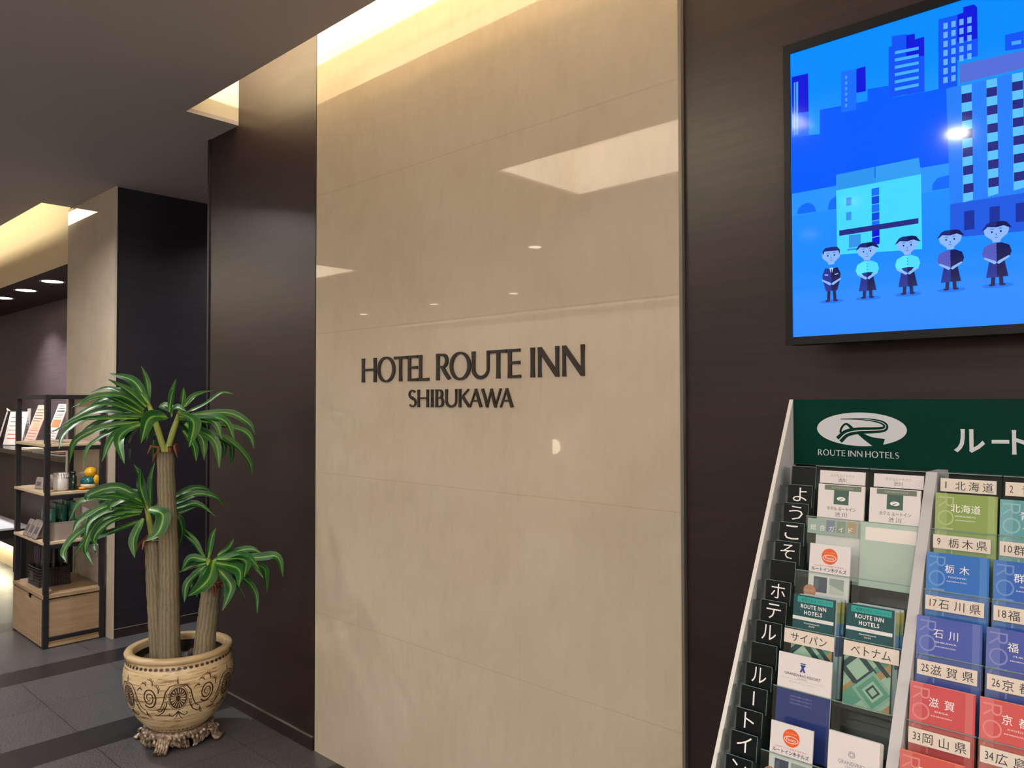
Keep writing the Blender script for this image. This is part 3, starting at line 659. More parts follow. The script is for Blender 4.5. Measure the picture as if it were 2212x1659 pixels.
# ------------------------------------------------------------------ wall lettering (flared roman capitals)
def glyph(ch, w, T=.165, t=.08):
    """strokes (points, widths, closed) of one capital of height 1 and width w"""
    S = []
    fl = (T * 1.08, T * .94, T * .92, T * .94, T * 1.08)
    def stem(x0, z0, x1, z1, f=fl, k=1.0):
        S.append(([(x0 + (x1 - x0) * i / 4, z0 + (z1 - z0) * i / 4) for i in range(5)], [q * k for q in f], False))
    def bar(x0, x1, z, a=.09, b=.115):
        S.append(([(x0, z), ((x0 + x1) / 2, z), (x1, z)], [a, a * 1.02, b], False))
    if ch == 'H':
        stem(T / 2, 0, T / 2, 1); stem(w - T / 2, 0, w - T / 2, 1); bar(T * .6, w - T * .6, .52, .085, .085)
    elif ch == 'I':
        stem(w / 2, 0, w / 2, 1)
    elif ch == 'O':
        n = 44; P, W = [], []
        rx, rz = w / 2 - T / 2, .52 - t / 2
        for i in range(n):
            a = 2 * math.pi * i / n
            P.append((w / 2 + rx * math.cos(a), .5 + rz * math.sin(a)))
            W.append(t + (T - t) * abs(math.cos(a)) ** 1.3)
        S.append((P, W, True))
    elif ch == 'T':
        stem(w / 2, 0, w / 2, .96)
        S.append(([(0, .945), (w / 2, .95), (w, .945)], [.13, .09, .13], False))
    elif ch == 'E':
        stem(T / 2, 0, T / 2, 1); bar(T * .5, w * .97, .95); bar(T * .5, w * .95, .525); bar(T * .5, w, .05)
    elif ch == 'L':
        stem(T / 2, 0, T / 2, 1); bar(T * .5, w, .05)
    elif ch == 'U':
        P = [(T / 2, 1), (T / 2, .7), (T / 2, .38)]; W = [T * 1.05, T * .94, T * .92]
        x0, x1 = T / 2, w - t * .75
        for i in range(1, 16):
            a = math.pi + math.pi * i / 16
            P.append(((x0 + x1) / 2 + (x1 - x0) / 2 * math.cos(a), .36 + .31 * math.sin(a)))
            W.append(T + (t * 1.25 - T) * (i / 16) ** .7)
        P += [(x1, .38), (x1, .7), (x1, 1)]; W += [t * 1.3, t * 1.35, t * 1.6]
        S.append((P, W, False))
    elif ch == 'N':
        stem(T * .42, 0, T * .42, 1, k=.8); stem(w - T * .42, 0, w - T * .42, 1, k=.8)
        S.append(([(T * .42, .96), (w / 2, .5), (w - T * .42, .04)], [T * 1.0, T * 1.0, T * 1.0], False))
    elif ch in 'RB':
        stem(T / 2, 0, T / 2, 1)
        def bowl(zc, rz, xr):
            P = [(T * .5, zc + rz)]; W = [t]
            xm = xr - rz * .85 - T / 2
            P.append((max(T * .6, xm), zc + rz)); W.append(t)
            for i in range(1, 12):
                a = math.pi / 2 - math.pi * i / 12
                P.append((max(T * .6, xm) + (xr - T / 2 - max(T * .6, xm)) * math.cos(a), zc + rz * math.sin(a)))
                W.append(t + (T * .95 - t) * abs(math.cos(a)))
            P += [(max(T * .6, xm), zc - rz), (T * .5, zc - rz)]; W += [t, t]
            S.append((P, W, False))
        if ch == 'R':
            bowl(.725, .225, w * .84)
            S.append(([(w * .42, .5), (w * .66, .25), (w * .93, 0)], [T * .8, T * .95, T * 1.05], False))
        else:
            bowl(.735, .215, w * .9); bowl(.285, .235, w)
    elif ch == 'S':
        P = []; W = []
        c1, c2 = (w * .5, .745), (w * .5, .265)
        for i in range(13):
            a = math.radians(35 + i * 235 / 12)
            P.append((c1[0] + w * .40 * math.cos(a), c1[1] + .215 * math.sin(a)))
            W.append(t * 1.1 + (T - t) * max(0, (i - 5) / 7) * .9 + (0.03 if i == 0 else 0))
        for i in range(13):
            a = math.radians(90 - i * 235 / 12)
            P.append((c2[0] + w * .42 * math.cos(a), c2[1] + .225 * math.sin(a)))
            W.append(t * 1.1 + (T - t) * max(0, (7 - i) / 7) * .9)
        S.append((P, W, False))
    elif ch == 'K':
        stem(T / 2, 0, T / 2, 1)
        S.append(([(T * .8, .46), (w * .55, .74), (w * .9, 1)], [t, t, t * 1.3], False))
        S.append(([(w * .34, .6), (w * .62, .32), (w * .95, 0)], [T * .8, T * .95, T * 1.05], False))
    elif ch == 'A':
        S.append(([(t * .6, 0), (w * .3, .5), (w * .52, 1)], [t * 1.3, t, t], False))
        S.append(([(w * .5, 1), (w * .7, .5), (w - T * .5, 0)], [T * .95, T * .95, T * 1.08], False))
        bar(w * .25, w * .72, .36, .08, .08)
    elif ch == 'W':
        S.append(([(T * .5, 1), (w * .2, .5), (w * .3, 0)], [T * 1.08, T * .95, T * .9], False))
        S.append(([(w * .29, 0), (w * .4, .5), (w * .52, .97)], [t, t, t * 1.1], False))
        S.append(([(w * .5, .97), (w * .6, .5), (w * .71, 0)], [T * .95, T * .95, T * .9], False))
        S.append(([(w * .7, 0), (w * .84, .5), (w - t * .6, 1)], [t, t, t * 1.3], False))
    return S

def wall_word(name, label, letters, z0, cap, depth):
    t = thing(name, label, 'sign', (-2.78, WALL_Y - .0005, z0))
    for ch, x0, x1 in letters:
        m = MB()
        for q, (P, W, closed) in enumerate(glyph(ch, (x1 - x0) / cap)):
            m.ribbon([(x0 + p[0] * cap, p[1] * cap) for p in P], [w * cap for w in W], BRONZE, None, depth=depth + .00035 * q, n=-.0001 * q, closed=closed, zlim=None if ch in 'OUS' else (0, cap))
        m.build('letter', t)
    return t
wall_word('hotel_name_sign', 'dark raised roman capitals HOTEL ROUTE INN on the polished stone panel',
          [('H', .192, .286), ('O', .294, .405), ('T', .4, .477), ('E', .4835, .5415), ('L', .548, .6045), ('R', .6455, .7215), ('O', .718, .826),
           ('U', .832, .917), ('T', .921, .998), ('E', 1.005, 1.0615), ('I', 1.1045, 1.1235), ('N', 1.138, 1.224), ('N', 1.239, 1.325)], 1.5765, .096, .006)
wall_word('town_name_sign', 'smaller dark raised capitals SHIBUKAWA below the hotel name on stone',
          [('S', .4875, .531), ('H', .54, .602), ('I', .6155, .6285), ('B', .6415, .686), ('U', .6945, .755), ('K', .7655, .8215), ('A', .8185, .882),
           ('W', .878, .9745), ('A', .967, 1.0285)], 1.4785, .065, .006)

# ------------------------------------------------------------------ wall screen
SCREEN = {}
def sc(name, rgb):
    if name not in SCREEN:
        m = pm('screen_' + name, (4, 5, 8), .07, spec=.3, emit=rgb, strength=1.0)
        SCREEN[name] = m
    return SCREEN[name]
SC = dict(sea=(0, 92, 255), deep=(10, 22, 222), deep2=(10, 70, 225), mid=(25, 110, 255), mid2=(14, 84, 248), pale=(70, 165, 255), pale2=(70, 175, 255), pale3=(105, 175, 255),
          wall=(42, 150, 255), arch=(12, 108, 250), hotel=(40, 128, 252), roof=(86, 112, 218), strip=(95, 195, 255), win=(40, 42, 132), base=(30, 92, 228), door=(22, 50, 160),
          broof=(45, 150, 240), broof2=(50, 158, 245), bwhite=(70, 218, 255), bwin=(52, 150, 236))
TVX, TVY = -.7545, 1.76
t = thing('wall_screen', 'wall-mounted flat screen showing a blue cartoon of hotel staff and buildings', 'screen', (TVX, TVY, 0))
X0, X1, Z0, Z1 = -.003, 1.172, 1.648, 2.3095     # lit picture area
mb = MB()
mb.cbox((X0 - .016, .0, Z0 - .018), (X1 + .016, .055, Z1 + .022), pm('screen_housing', '131317', .5, spec=.2), .004)
mb.build('housing', t)
mb = MB()
BEZ = pm('screen_bezel', '15151b', .4, spec=.2)
for lo, hi in (((X0 - .017, -.006, Z0 - .019), (X1 + .017, 0, Z0 - .001)), ((X0 - .017, -.006, Z1 + .001), (X1 + .017, 0, Z1 + .023)),
               ((X0 - .017, -.006, Z0 - .001), (X0 - .001, 0, Z1 + .001)), ((X1 + .001, -.006, Z0 - .001), (X1 + .017, 0, Z1 + .001))):
    mb.box(lo, hi, BEZ)
mb.build('bezel', t)
mb = MB(); mb.box((.3, .055, 1.85), (.9, .1255, 2.15), BLKMETAL); mb.build('wall_mount', t)
mb = MB()
sky = pm('screen_sky', (4, 5, 8), .07, spec=.3, emit=(0, 140, 255))
st = NT(sky)
g = st.n('ShaderNodeNewGeometry'); s3 = st.n('ShaderNodeSeparateXYZ'); st.l(g.outputs['Position'], s3.inputs[0])
st.l(st.ramp(st.math('DIVIDE', st.math('SUBTRACT', s3.outputs[2], Z0), Z1 - Z0), [(0, (22, 136, 255)), (.4, (30, 142, 255)), (.62, (40, 158, 255)), (.85, (0, 140, 252))]), st.b.inputs['Emission Color'])
mb.box((X0 - .001, -.001, Z0 - .001), (X1 + .001, 0, Z1 + .001), sky)
for k, (c, pts) in enumerate(TV_SHAPES):
    pts = [(min(max(p[0], X0), X1), min(max(p[1], Z0), Z1)) for p in pts]
    mb.poly(pts, sc(c, SC[c]), None, n=.0012 + .00002 * k)
def oval(cx, cz, rx, rz, n=18, a0=0, a1=360):
    return [(cx + rx * math.cos(math.radians(a0 + (a1 - a0) * i / n)), cz + rz * math.sin(math.radians(a0 + (a1 - a0) * i / n))) for i in range(n if a1 - a0 == 360 else n + 1)]
for k, ((fx, fz), h, kind) in enumerate(TV_STAFF):
    N = .0036 + .0003 * k
    q = [N]
    def pl(c, rgb, pts):
        q[0] += .00002
        mb.poly([(fx + p[0] * h, fz + p[1] * h) for p in pts], sc(c, rgb), None, n=q[0])
    SK, SKD, HAIR, NAVY, NAVL = (105, 165, 255), (140, 185, 255), (28, 40, 120), (16, 22, 86), (32, 52, 150)
    pl('shade', (8, 110, 240), oval(0, .01, .21, .035))
    wd = {'suit': .16, 'shirt': .19, 'coat': .19}[kind]
    for sx in (-1, 1):
        pl('navy', NAVY, [(sx * .03, .02), (sx * .085, .02), (sx * .075, .22), (sx * .02, .22)])
        pl('navy', NAVY, oval(sx * .07, .02, .045, .018))
    if kind == 'suit':
        pl('navl', NAVL, [(-.1, .2), (0, .2), (0, .6), (-.11, .62), (-.165, .5), (-.15, .38)])
        pl('navy', NAVY, [(.1, .2), (0, .2), (0, .6), (.11, .62), (.165, .5), (.15, .38)])
        pl('white', (200, 225, 255), [(-.035, .62), (.035, .62), (0, .47)])
        pl('navy', NAVY, [(-.008, .6), (.008, .6), (.014, .5), (0, .47), (-.014, .5)])
        for sx in (-1, 1):
            pl('white', (200, 225, 255), [(sx * .06, .5), (sx * .12, .51), (sx * .12, .495), (sx * .06, .485)])
    else:
        top = ('shirt', (92, 232, 255)) if kind == 'shirt' else ('coatl', (84, 92, 190))
        top2 = ('shirt2', (80, 220, 255)) if kind == 'shirt' else ('navy', NAVY)
        pl('navl', (44, 70, 190), [(-.15, .14), (0, .14), (0, .46), (-.09, .46)])
        pl('navy', NAVY, [(.15, .14), (0, .14), (0, .46), (.09, .46)])
        pl(*top, [(0, .36), (-.1, .42), (-.17, .44), (-.2, .52), (-.17, .62), (-.07, .67), (0, .67)])
        pl(*top2, [(0, .36), (.1, .42), (.17, .44), (.2, .52), (.17, .62), (.07, .67), (0, .67)])
        if kind == 'shirt':
            pl('navl', (44, 70, 190), [(-.1, .46), (0, .47), (0, .36), (-.03, .37)]); pl('navy', NAVY, [(.1, .46), (0, .47), (0, .36), (.03, .37)])
        for zb in (.52, .57, .62):
            pl('navy', NAVY, oval(0, zb, .008, .008, 8))
    z = .36 if kind != 'suit' else .32
    for sx in (-1, 1):
        pl('skin', SKD, [(sx * .16, z + .1), (sx * .18, z + .08), (sx * .03, z - .02), (0, z), (sx * .02, z + .03)])
    # head with hair, face
    pl('skin', SK, [(-.05, .68), (.05, .68), (.06, .72), (.15, .8), (.17, .86), (.155, .95), (-.155, .95), (-.17, .86), (-.15, .8), (-.06, .72)])
    if kind == 'suit':
        pl('hair', HAIR, [(-.15, .86), (-.16, .93), (-.11, .99), (0, 1.0), (.11, .99), (.16, .93), (.15, .84), (.13, .92), (-.12, .93)])
    else:
        pl('hair', HAIR, [(-.2, .88), (-.13, .98), (-.08, 1.0), (.08, 1.0), (.14, .98), (.21, .88), (.15, .9), (.1, .93), (0, .91), (-.12, .93), (-.15, .9)])
        pl('navy', NAVY, [(0, .92), (.0, 1.0), (.08, 1.0), (.14, .98), (.21, .88), (.15, .9), (.1, .93)])
    for sx in (-1, 1):
        pl('navy', NAVY, oval(sx * .06, .845, .013, .017, 10))
        pl('navy', NAVY, [(sx * .03, .893), (sx * .065, .897), (sx * .095, .886), (sx * .065, .889), (sx * .03, .886)])
    pl('nose', (60, 110, 225), [(-.008, .83), (.012, .79), (-.008, .79)])
    pl('navy', NAVY, [(-.04, .765), (0, .75), (.04, .765), (0, .758)])
mb.build('display', t)
# ------------------------------------------------------------------ reception counter
t = thing('reception_counter', 'dark reception counter with glossy black top beside the stone pillar', 'counter', (-9.0, 1.86, 0))
mb = MB(); mb.cbox((-2.85, .02, 1.06), (2.868, .63, 1.10), CTOP, .003); mb.build('countertop', t)
mb = MB(); mb.box((-2.85, .14, .22), (1.05, .20, 1.06), CFRONT); mb.box((1.05, .14, .0), (2.868, .20, 1.06), CFRONT); mb.build('front_panel', t)
mb = MB(); mb.box((-2.85, .19, 0), (1.05, .24, .22), CREAM_GLOW); mb.build('kick_panel', t)
t = thing('side_table', 'white-topped low side table in front of the dark reception counter', 'table', (-7.6, 1.6, 0))
mb = MB(); mb.cbox((-.62, -.42, .507), (.617, .27, .525), WHITETOP, .002); mb.build('tabletop', t)
mb = MB(); mb.box((-.60, -.40, .44), (.60, .26, .507), BLKMETAL); mb.build('apron', t)
for x in (-.58, .55):
    for y in (-.38, .22):
        mb = MB(); mb.box((x, y, 0), (x + .035, y + .035, .44), BLKMETAL); mb.build('leg', t)

# things on the counter
def lean_sign(name, label, cat, x, y, w, h, lean, col, draw=None, thick=.004):
    t = thing(name, label, cat, (x, y, 1.1035), (-math.atan(lean / h), 0, 0))
    L = math.hypot(h, lean)
    m = MB(); m.box((0, 0, 0), (w, thick, L), col)
    if draw: draw(m, w, L)
    m.build('sheet', t)
    b = MB(); b.prism([(0, 0), (w, 0), (w, L * .55), (w * .8, L * .6), (w * .2, L * .6), (0, L * .55)], -.0015, ACRYLIC, n=-thick - .0005); 
    b.build('acrylic_back', t)
    f = MB(); a = math.atan(lean / h)
    fr = Matrix.Rotation(a, 4, 'X')
    f.box((0, 0.002, 0.0), (w, .085, .003), ACRYLIC, frame=fr); f.build('foot', t)
    return t
def lines(m, w, L, z0, z1, n, mat, x0=.1, x1=.9):
    random.seed(n)
    for i in range(n):
        z = z1 - (z1 - z0) * i / max(1, n - 1)
        m.poly([(w * x0, L * z), (w * (x1 - random.random() * .25), L * z), (w * (x1 - random.random() * .05), L * z + .004), (w * x0, L * z + .004)], mat, None, n=.0006)
PINKCARD = pm('pink_beige_card', 'd9b9a8', .5)
def d_pink(m, w, L):
    lines(m, w, L, .62, .88, 5, INK); lines(m, w, L, .2, .4, 4, REDINK)
    m.poly([(w * .3, L * .45), (w * .8, L * .45), (w * .8, L * .58), (w * .3, L * .58)], pm('card_photo', 'c8ad86', .6), None, n=.0006)
def d_white(m, w, L):
    m.poly([(w * .12, L * .83), (w * .9, L * .83), (w * .9, L * .86), (w * .12, L * .86)], pm('slate_ink', '55606a', .6), None, n=.0006)
    lines(m, w, L, .9, .95, 2, INK, .15, .8); lines(m, w, L, .7, .78, 3, GREYINK)
    m.poly([(w * .1, L * .5), (w * .9, L * .5), (w * .9, L * .66), (w * .1, L * .66)], pm('food_photo', 'c98d62', .6), None, n=.0006)
    m.poly([(0, 0), (w, 0), (w, L * .17), (0, L * .17)], pm('teal_print', '1f5a5e', .5), None, n=.0006)
    lines(m, w, L, .25, .42, 4, GREYINK)
def d_menu(m, w, L):
    lines(m, w, L, .55, .9, 6, INK); lines(m, w, L, .15, .4, 5, REDINK)
lean_sign('sign_card', 'pinkish leaning card in a clear stand, left of the near shelf post', 'sign', -7.82, 2.02, .30, .37, .13, PINKCARD, d_pink)
lean_sign('sign_card', 'white leaning card with dark teal foot behind the near shelf post', 'sign', -7.27, 2.02, .25, .38, .13, PAPER, d_white)
t = thing('menu_stand', 'folded pale menu card standing leftmost on the black counter', 'menu', (-8.62, 2.02, 1.1005))
for k, (ry, x) in enumerate(((-.2, 0), (.5, .215))):
    m = MB(); fr = Matrix.Translation((x, 0, 0)) @ Matrix.Rotation(ry, 4, 'Z') @ Matrix.Rotation(-.25, 4, 'X')
    m.box((0, 0, 0.005), (.21, .003, .32), PAPER, frame=fr)
    for i in range(6):
        m.poly([(.03, .06 + i * .04), (.17, .06 + i * .04), (.16, .068 + i * .04), (.03, .068 + i * .04)], (REDINK if i < 2 else GREYINK), fr, n=.0006)
    m.build('leaf', t)
m = MB(); m.tube([(.03, .10, .315), (.04, .075, .335), (.05, .08, .315)], .006, pm('clip_cream', 'cbb79a', .5), 6); m.build('clip', t)
m = MB()
for k, (dx, dz, h) in enumerate(((0, 0, .30), (.05, .02, .34))):
    fr = Matrix.Translation((dx, dz, 0)) @ Matrix.Rotation(-.06, 4, 'X')
    m.box((0, 0, 0), (.11, .001, h), PAPER2, frame=fr)
    for i in range(9):
        m.poly([(.012, .03 + i * .027), (.098 - (i % 3) * .02, .03 + i * .027), (.098 - (i % 3) * .02, .036 + i * .027), (.012, .036 + i * .027)], pm('blue_grey_ink', '7c84a6', .6), fr, n=.0006)
m.box((-.01, -.01, 0), (.18, .05, .006), ACRYLIC)
o = m.build('notice_slip', loc=(-8.42, 2.17, 1.1005)); tag(o, 'white curled notice slips with bluish print behind the left shelf post', 'paper')
def stack(name, label, x, y, w, d, n, cols, rz=0):
    t = thing(name, label, 'papers', (x, y, 1.1005), (0, 0, rz))
    random.seed(len(label))
    for k in range(n):
        m = MB(); m.box((-w / 2, -d / 2, 0), (w / 2, d / 2, .0045), cols[k % len(cols)])
        p = m.build('sheet', t); p.location = (random.uniform(-.01, .01), random.uniform(-.008, .008), k * .0047); p.rotation_euler.z = random.uniform(-.08, .08)
stack('paper_stack', 'flat pile of white and buff leaflets below the pinkish card', -7.30, 1.95, .36, .10, 5, [PAPER, pm('buff_paper', 'c3a985', .6), PAPER2])
stack('paper_stack', 'flat pile of brown and white leaflets at the counter end by the pillar', -6.62, 1.97, .42, .12, 6, [PAPER2, pm('kraft_paper', '8a6144', .6), INK, pm('buff_paper', 'c3a985', .6)])
t = thing('tape_dispenser', 'teal and black desk tape dispenser cut by the left picture edge', 'dispenser', (-8.98, 2.06, 1.1005))
m = MB(); m.cbox((-.10, -.04, 0), (.12, .04, .07), BLKMETAL, .01); m.build('base', t)
m = MB(); fr = Matrix.Rotation(math.pi / 2, 4, 'X'); m.lathe([(.03, -.02), (.065, -.02), (.065, .02), (.03, .02)], pm('teal_tape', '4f9aa0', .4), 28, frame=Matrix.Translation((0, 0, .15)) @ fr); m.build('tape_roll', t)
m = MB(); m.tube([(0, .0, .06), (0, 0, .15), (0, 0, .24)], .014, BLKMETAL, 8); m.build('arm', t)

# ------------------------------------------------------------------ black-framed shelf unit
SX0, SX1, SY0, SY1, SH = -5.945, -5.315, 1.50, 1.848, 1.545
t = thing('shelf_unit', 'black metal shelf unit with oak boards and drawer against the stone pillar', 'shelf', (SX0, SY0, 0))
W_, D_, P_ = SX1 - SX0, SY1 - SY0, .03
for x in (0, W_ - P_):
    for y in (0, D_ - P_):
        m = MB(); m.cbox((x, y, 0), (x + P_, y + P_, SH), BLKMETAL, .002); m.build('post', t)
def rail(lo, hi):
    m = MB(); m.cbox(lo, hi, BLKMETAL, .002); m.build('rail', t)
for z0, z1 in ((SH - .025, SH - .0005),):
    rail((P_, .002, z0), (W_ - P_, P_ - .002, z1)); rail((P_, D_ - P_ + .002, z0), (W_ - P_, D_ - .002, z1))
    rail((.002, P_, z0), (P_ - .002, D_ - P_, z1)); rail((W_ - P_ + .002, P_, z0), (W_ - .002, D_ - P_, z1))
for z in (1.243, .945, .645):
    m = MB(); m.cbox((.012, -.006, z - .018), (W_ - .008, D_ - .004, z), OAKTOP, .002); m.build('shelf_board', t)
    for x in (.002, W_ - P_ + .002):
        rail((x, P_, z - .044), (x + P_ - .004, D_ - P_, z - .0185))
m = MB(); m.cbox((.004, -.004, .300), (W_ - .004, D_ - .004, .325), OAK, .002); m.build('cabinet_top', t)
m = MB(); m.box((W_ - P_ + .006, P_, .068), (W_ - .010, D_ - P_, .292), OAK); m.build('side_panel', t)
m = MB(); m.box((.006, P_, .068), (.022, D_ - P_, .292), OAK); m.build('side_panel', t)
rail((W_ - P_ + .002, P_, .045), (W_ - .002, D_ - P_, .0675)); rail((.002, P_, .045), (P_ - .002, D_ - P_, .0675))
m = MB(); m.box((P_, .02, .006), (W_ - .004, D_ - .004, .024), OAK); m.box((W_ - .02, P_, .006), (W_ - .012, D_ - P_, .040), OAK); m.build('bottom_board', t)
m = MB(); m.box((.03, D_ - .03, .03), (W_ - .03, D_ - .02, .295), OAK); m.build('back_board', t)
cx = W_ / 2 + .03
m = MB(); m.prism([(.004, .012), (W_ - P_ - .001, .012), (W_ - P_ - .001, .292), (cx + .055, .292), (cx + .04, .262), (cx - .04, .262), (cx - .055, .292), (.004, .292)], .014, OAK, n=-.012)
d = m.build('drawer_front', t)
m = MB(); m.box((.04, .013, .03), (W_ - .06, .30, .255), pm('drawer_inside', '2a2320', .7)); m.build('drawer_box', t)

GREYPACK = pm('grey_sachet', '8a807c', .35)
# on the second board
for k, (x, y, rz, l) in enumerate(((-5.60, 1.545, .25, 'grey sachet leaning nearest the left post on the second shelf board'), (-5.50, 1.553, .1, 'grey sachet leaning second from left on the second shelf board'))):
    m = MB(); fr = Matrix.Rotation(-.22, 4, 'X')
    m.cbox((-.04, -.006, 0), (.04, .006, .075), GREYPACK, .004, frame=fr)
    m.poly([(-.025, .02), (.025, .02), (.025, .045), (-.025, .045)], pm('sachet_print', '544b4c', .5), fr, n=.0064)
    o = m.build('sachet', loc=(x, y, .947)); o.rotation_euler.z = rz; tag(o, l, 'sachet', 'grey sachets on the second shelf board')
m = MB(); m.cbox((-.075, -.02, 0), (.075, .02, .085), PAPER, .003); o = m.build('small_box', loc=(-5.575, 1.64, .946)); tag(o, 'small white box behind the grey sachets on the second shelf board', 'box')
t = thing('mug', 'white fluted ceramic mug on the second shelf board', 'mug', (-5.40, 1.615, .9455))
m = MB(); CER = pm('white_ceramic', 'd8d0cb', .2, coat=.4)
m.lathe([(0, 0), (.034, 0), (.042, .008), (.044, .03), (.044, .072), (.039, .082), (.041, .112), (.038, .113), (.036, .084), (.040, .07), (.038, .01), (0, .008)], CER, 36)
for k in range(20):
    a = 2 * math.pi * k / 20
    m.tube([(.0425 * math.cos(a), .0425 * math.sin(a), .085), (.0435 * math.cos(a), .0435 * math.sin(a), .11)], .0022, CER, 5)
m.build('body', t)
m = MB(); m.tube([(-.043, 0, .02), (-.062, 0, .03), (-.066, 0, .05), (-.058, 0, .068), (-.043, 0, .072)], .005, CER, 8); m.build('handle', t)
for k, (x, y) in enumerate(((-5.42, 1.688), (-5.374, 1.678))):
    t = thing('glass_bottle', ('dark green small bottle just behind the white mug', 'dark green small bottle between the mug and the yellow ornament')[k], 'bottle', (x, y, .9455), group='dark bottles on the second shelf board')
    m = MB(); m.lathe([(0, 0), (.018, 0), (.019, .01), (.019, .085), (.012, .097), (.012, .108)], pm('dark_green_glass', '10211c', .1), 20); m.build('body', t)
    m = MB(); m.lathe([(.0125, .1), (.0135, .1), (.0135, .116), (0, .116)], BLKMETAL, 16); m.build('cap', t)
# plain ornament
t = thing('bird_ornament', 'yellow-headed ceramic bird ornament with teal body on the second shelf board', 'ornament', (-5.372, 1.768, .9455))
t.scale = (.9, .9, .9)
YEL, TEAL, ORG = pm('yellow_glaze', 'd9a41a', .25, coat=.4), pm('teal_glaze', '13575c', .25, coat=.4), pm('orange_glaze', 'd98a22', .3)
m = MB(); m.ball((0, 0, .055), (.058, .055, .042), TEAL, 20, 12); m.build('body', t)
m = MB(); m.ball((0, 0, .028), (.057, .055, .026), pm('cream_glaze', 'd9c79a', .3), 18, 8); m.build('belly', t)
m = MB(); m.ball((.004, .008, .118), (.044, .042, .040), YEL, 20, 12); m.build('head', t)
m = MB(); m.tube([(-.004, -.014, .120), (-.020, -.044, .117), (-.026, -.056, .114)], [.014, .008, .002], pm('pale_glaze', 'd8cfc4', .3), 10); m.build('beak', t)
for s in (-1, 1):
    m = MB(); m.ball((s * .028 - .012, -.045, .011), (.022, .028, .0105), ORG, 14, 8); m.build('foot', t)
m = MB(); m.ball((.05, .032, .07), (.016, .02, .032), YEL, 12, 8); m.build('wing', t)
# on the third board
t = thing('display_tray', 'frosted grey tray of green packets on the third shelf board', 'tray', (-5.60, 1.535, .6455))
m = MB()
for lo, hi in (((0, 0, 0), (.25, .18, .003)), ((0, 0, .003), (.25, .003, .11)), ((0, .177, .003), (.25, .18, .11)), ((0, .003, .003), (.003, .177, .11)), ((.247, .003, .003), (.25, .177, .11))):
    m.box(lo, hi, CLEARTRAY)
m.box((-.001, -.001, .107), (.251, .002, .111), pm('tray_rim', 'a39c98', .3)); m.box((.249, 0, .107), (.2515, .18, .111), pm('tray_rim', 'a39c98', .3))
m.build('tray', t)
GRP = pm('green_packet', '0f4a3e', .3, coat=.3)
GRP2 = pm('green_packet_light', '2c6a58', .3, coat=.3)
POS = ['front row leftmost', 'front row second', 'front row third', 'front row fourth', 'front row rightmost']
random.seed(3)
for j in range(3):
    for i in range(5):
        m = MB(); m.cbox((-.02, -.012, 0), (.02, .012, .19 + .02 * j), GRP if (i + j) % 2 else GRP2, .006)
        m.poly([(-.012, .12), (.012, .12), (.012, .16), (-.012, .16)], pm('packet_pale_print', '6f9a88', .5), None, n=.0125)
        o = m.build('packet', loc=(-5.573 + i * .048, 1.565 + j * .055, .649)); o.rotation_euler = (random.uniform(-.06, .0), random.uniform(-.04, .04), random.uniform(-.1, .1))
        tag(o, 'green packet standing in the frosted tray, %s, %s' % (('front row', 'middle row', 'back row')[j], ('at the left end', 'second from the left', 'in the middle', 'second from the right', 'at the right end')[i]), 'packet', 'green packets in the frosted tray')
for i in range(3):
    m = MB(); fr = Matrix.Rotation(-.42, 4, 'X')
    m.cbox((-.037, -.005, 0), (.037, .005, .11), GREYPACK, .004, frame=fr); m.poly([(-.025, .03), (.025, .03), (.025, .075), (-.025, .075)], pm('sachet_print', '544b4c', .5), fr, n=.0054)
    o = m.build('sachet', loc=(-5.69 + i * .095, 1.494, .6475)); tag(o, 'grey packet leaning on the frosted tray of the third shelf board, %s of three' % ('left', 'middle', 'right')[i], 'sachet', 'grey packets before the frosted tray')
# on the cabinet top
t = thing('basket', 'dark woven wire basket on the oak cabinet top', 'basket', (-5.775, 1.54, .3255))
WIRE = pm('dark_wire', '2c2422', .5)
m = MB()
bw, bd, bh = .225, .18, .12
for k in range(7):
    z = .003 + k * (bh - .006) / 6; r = .0018 if k < 6 else .0035
    m.tube([(0, 0, z), (bw, 0, z), (bw, bd, z), (0, bd, z), (0, 0, z)], r, WIRE, 5)
for k in range(15):
    x = bw * k / 14
    m.tube([(x, 0, 0), (x, 0, bh)], .0016, WIRE, 4); m.tube([(x, bd, 0), (x, bd, bh)], .0016, WIRE, 4)
for k in range(12):
    y = bd * k / 11
    m.tube([(0, y, 0), (0, y, bh)], .0016, WIRE, 4); m.tube([(bw, y, 0), (bw, y, bh)], .0016, WIRE, 4)
m.box((0, 0, 0), (bw, bd, .003), WIRE)
m.box((.003, .003, .003), (.005, bd - .003, bh - .004), pm('basket_liner', '1d1817', .7)); m.box((bw - .005, .003, .003), (bw - .003, bd - .003, bh - .004), pm('basket_liner', '1d1817', .7)); m.box((.005, .003, .003), (bw - .005, .005, bh - .004), pm('basket_liner', '1d1817', .7)); m.box((.005, bd - .005, .003), (bw - .005, bd - .003, bh - .004), pm('basket_liner', '1d1817', .7))
m.build('wire_body', t)
m = MB(); m.poly([(.05, .03), (.12, .03), (.12, .09), (.05, .09)], pm('basket_tag', '3a3432', .4), None, n=.003); m.build('tag_plate', t)
DK = [pm('black_wrapper', '1a171a', .25, coat=.3), pm('brown_wrapper', '41383a', .25, coat=.3), pm('charcoal_wrapper', '302c33', .25, coat=.3)]
random.seed(9)
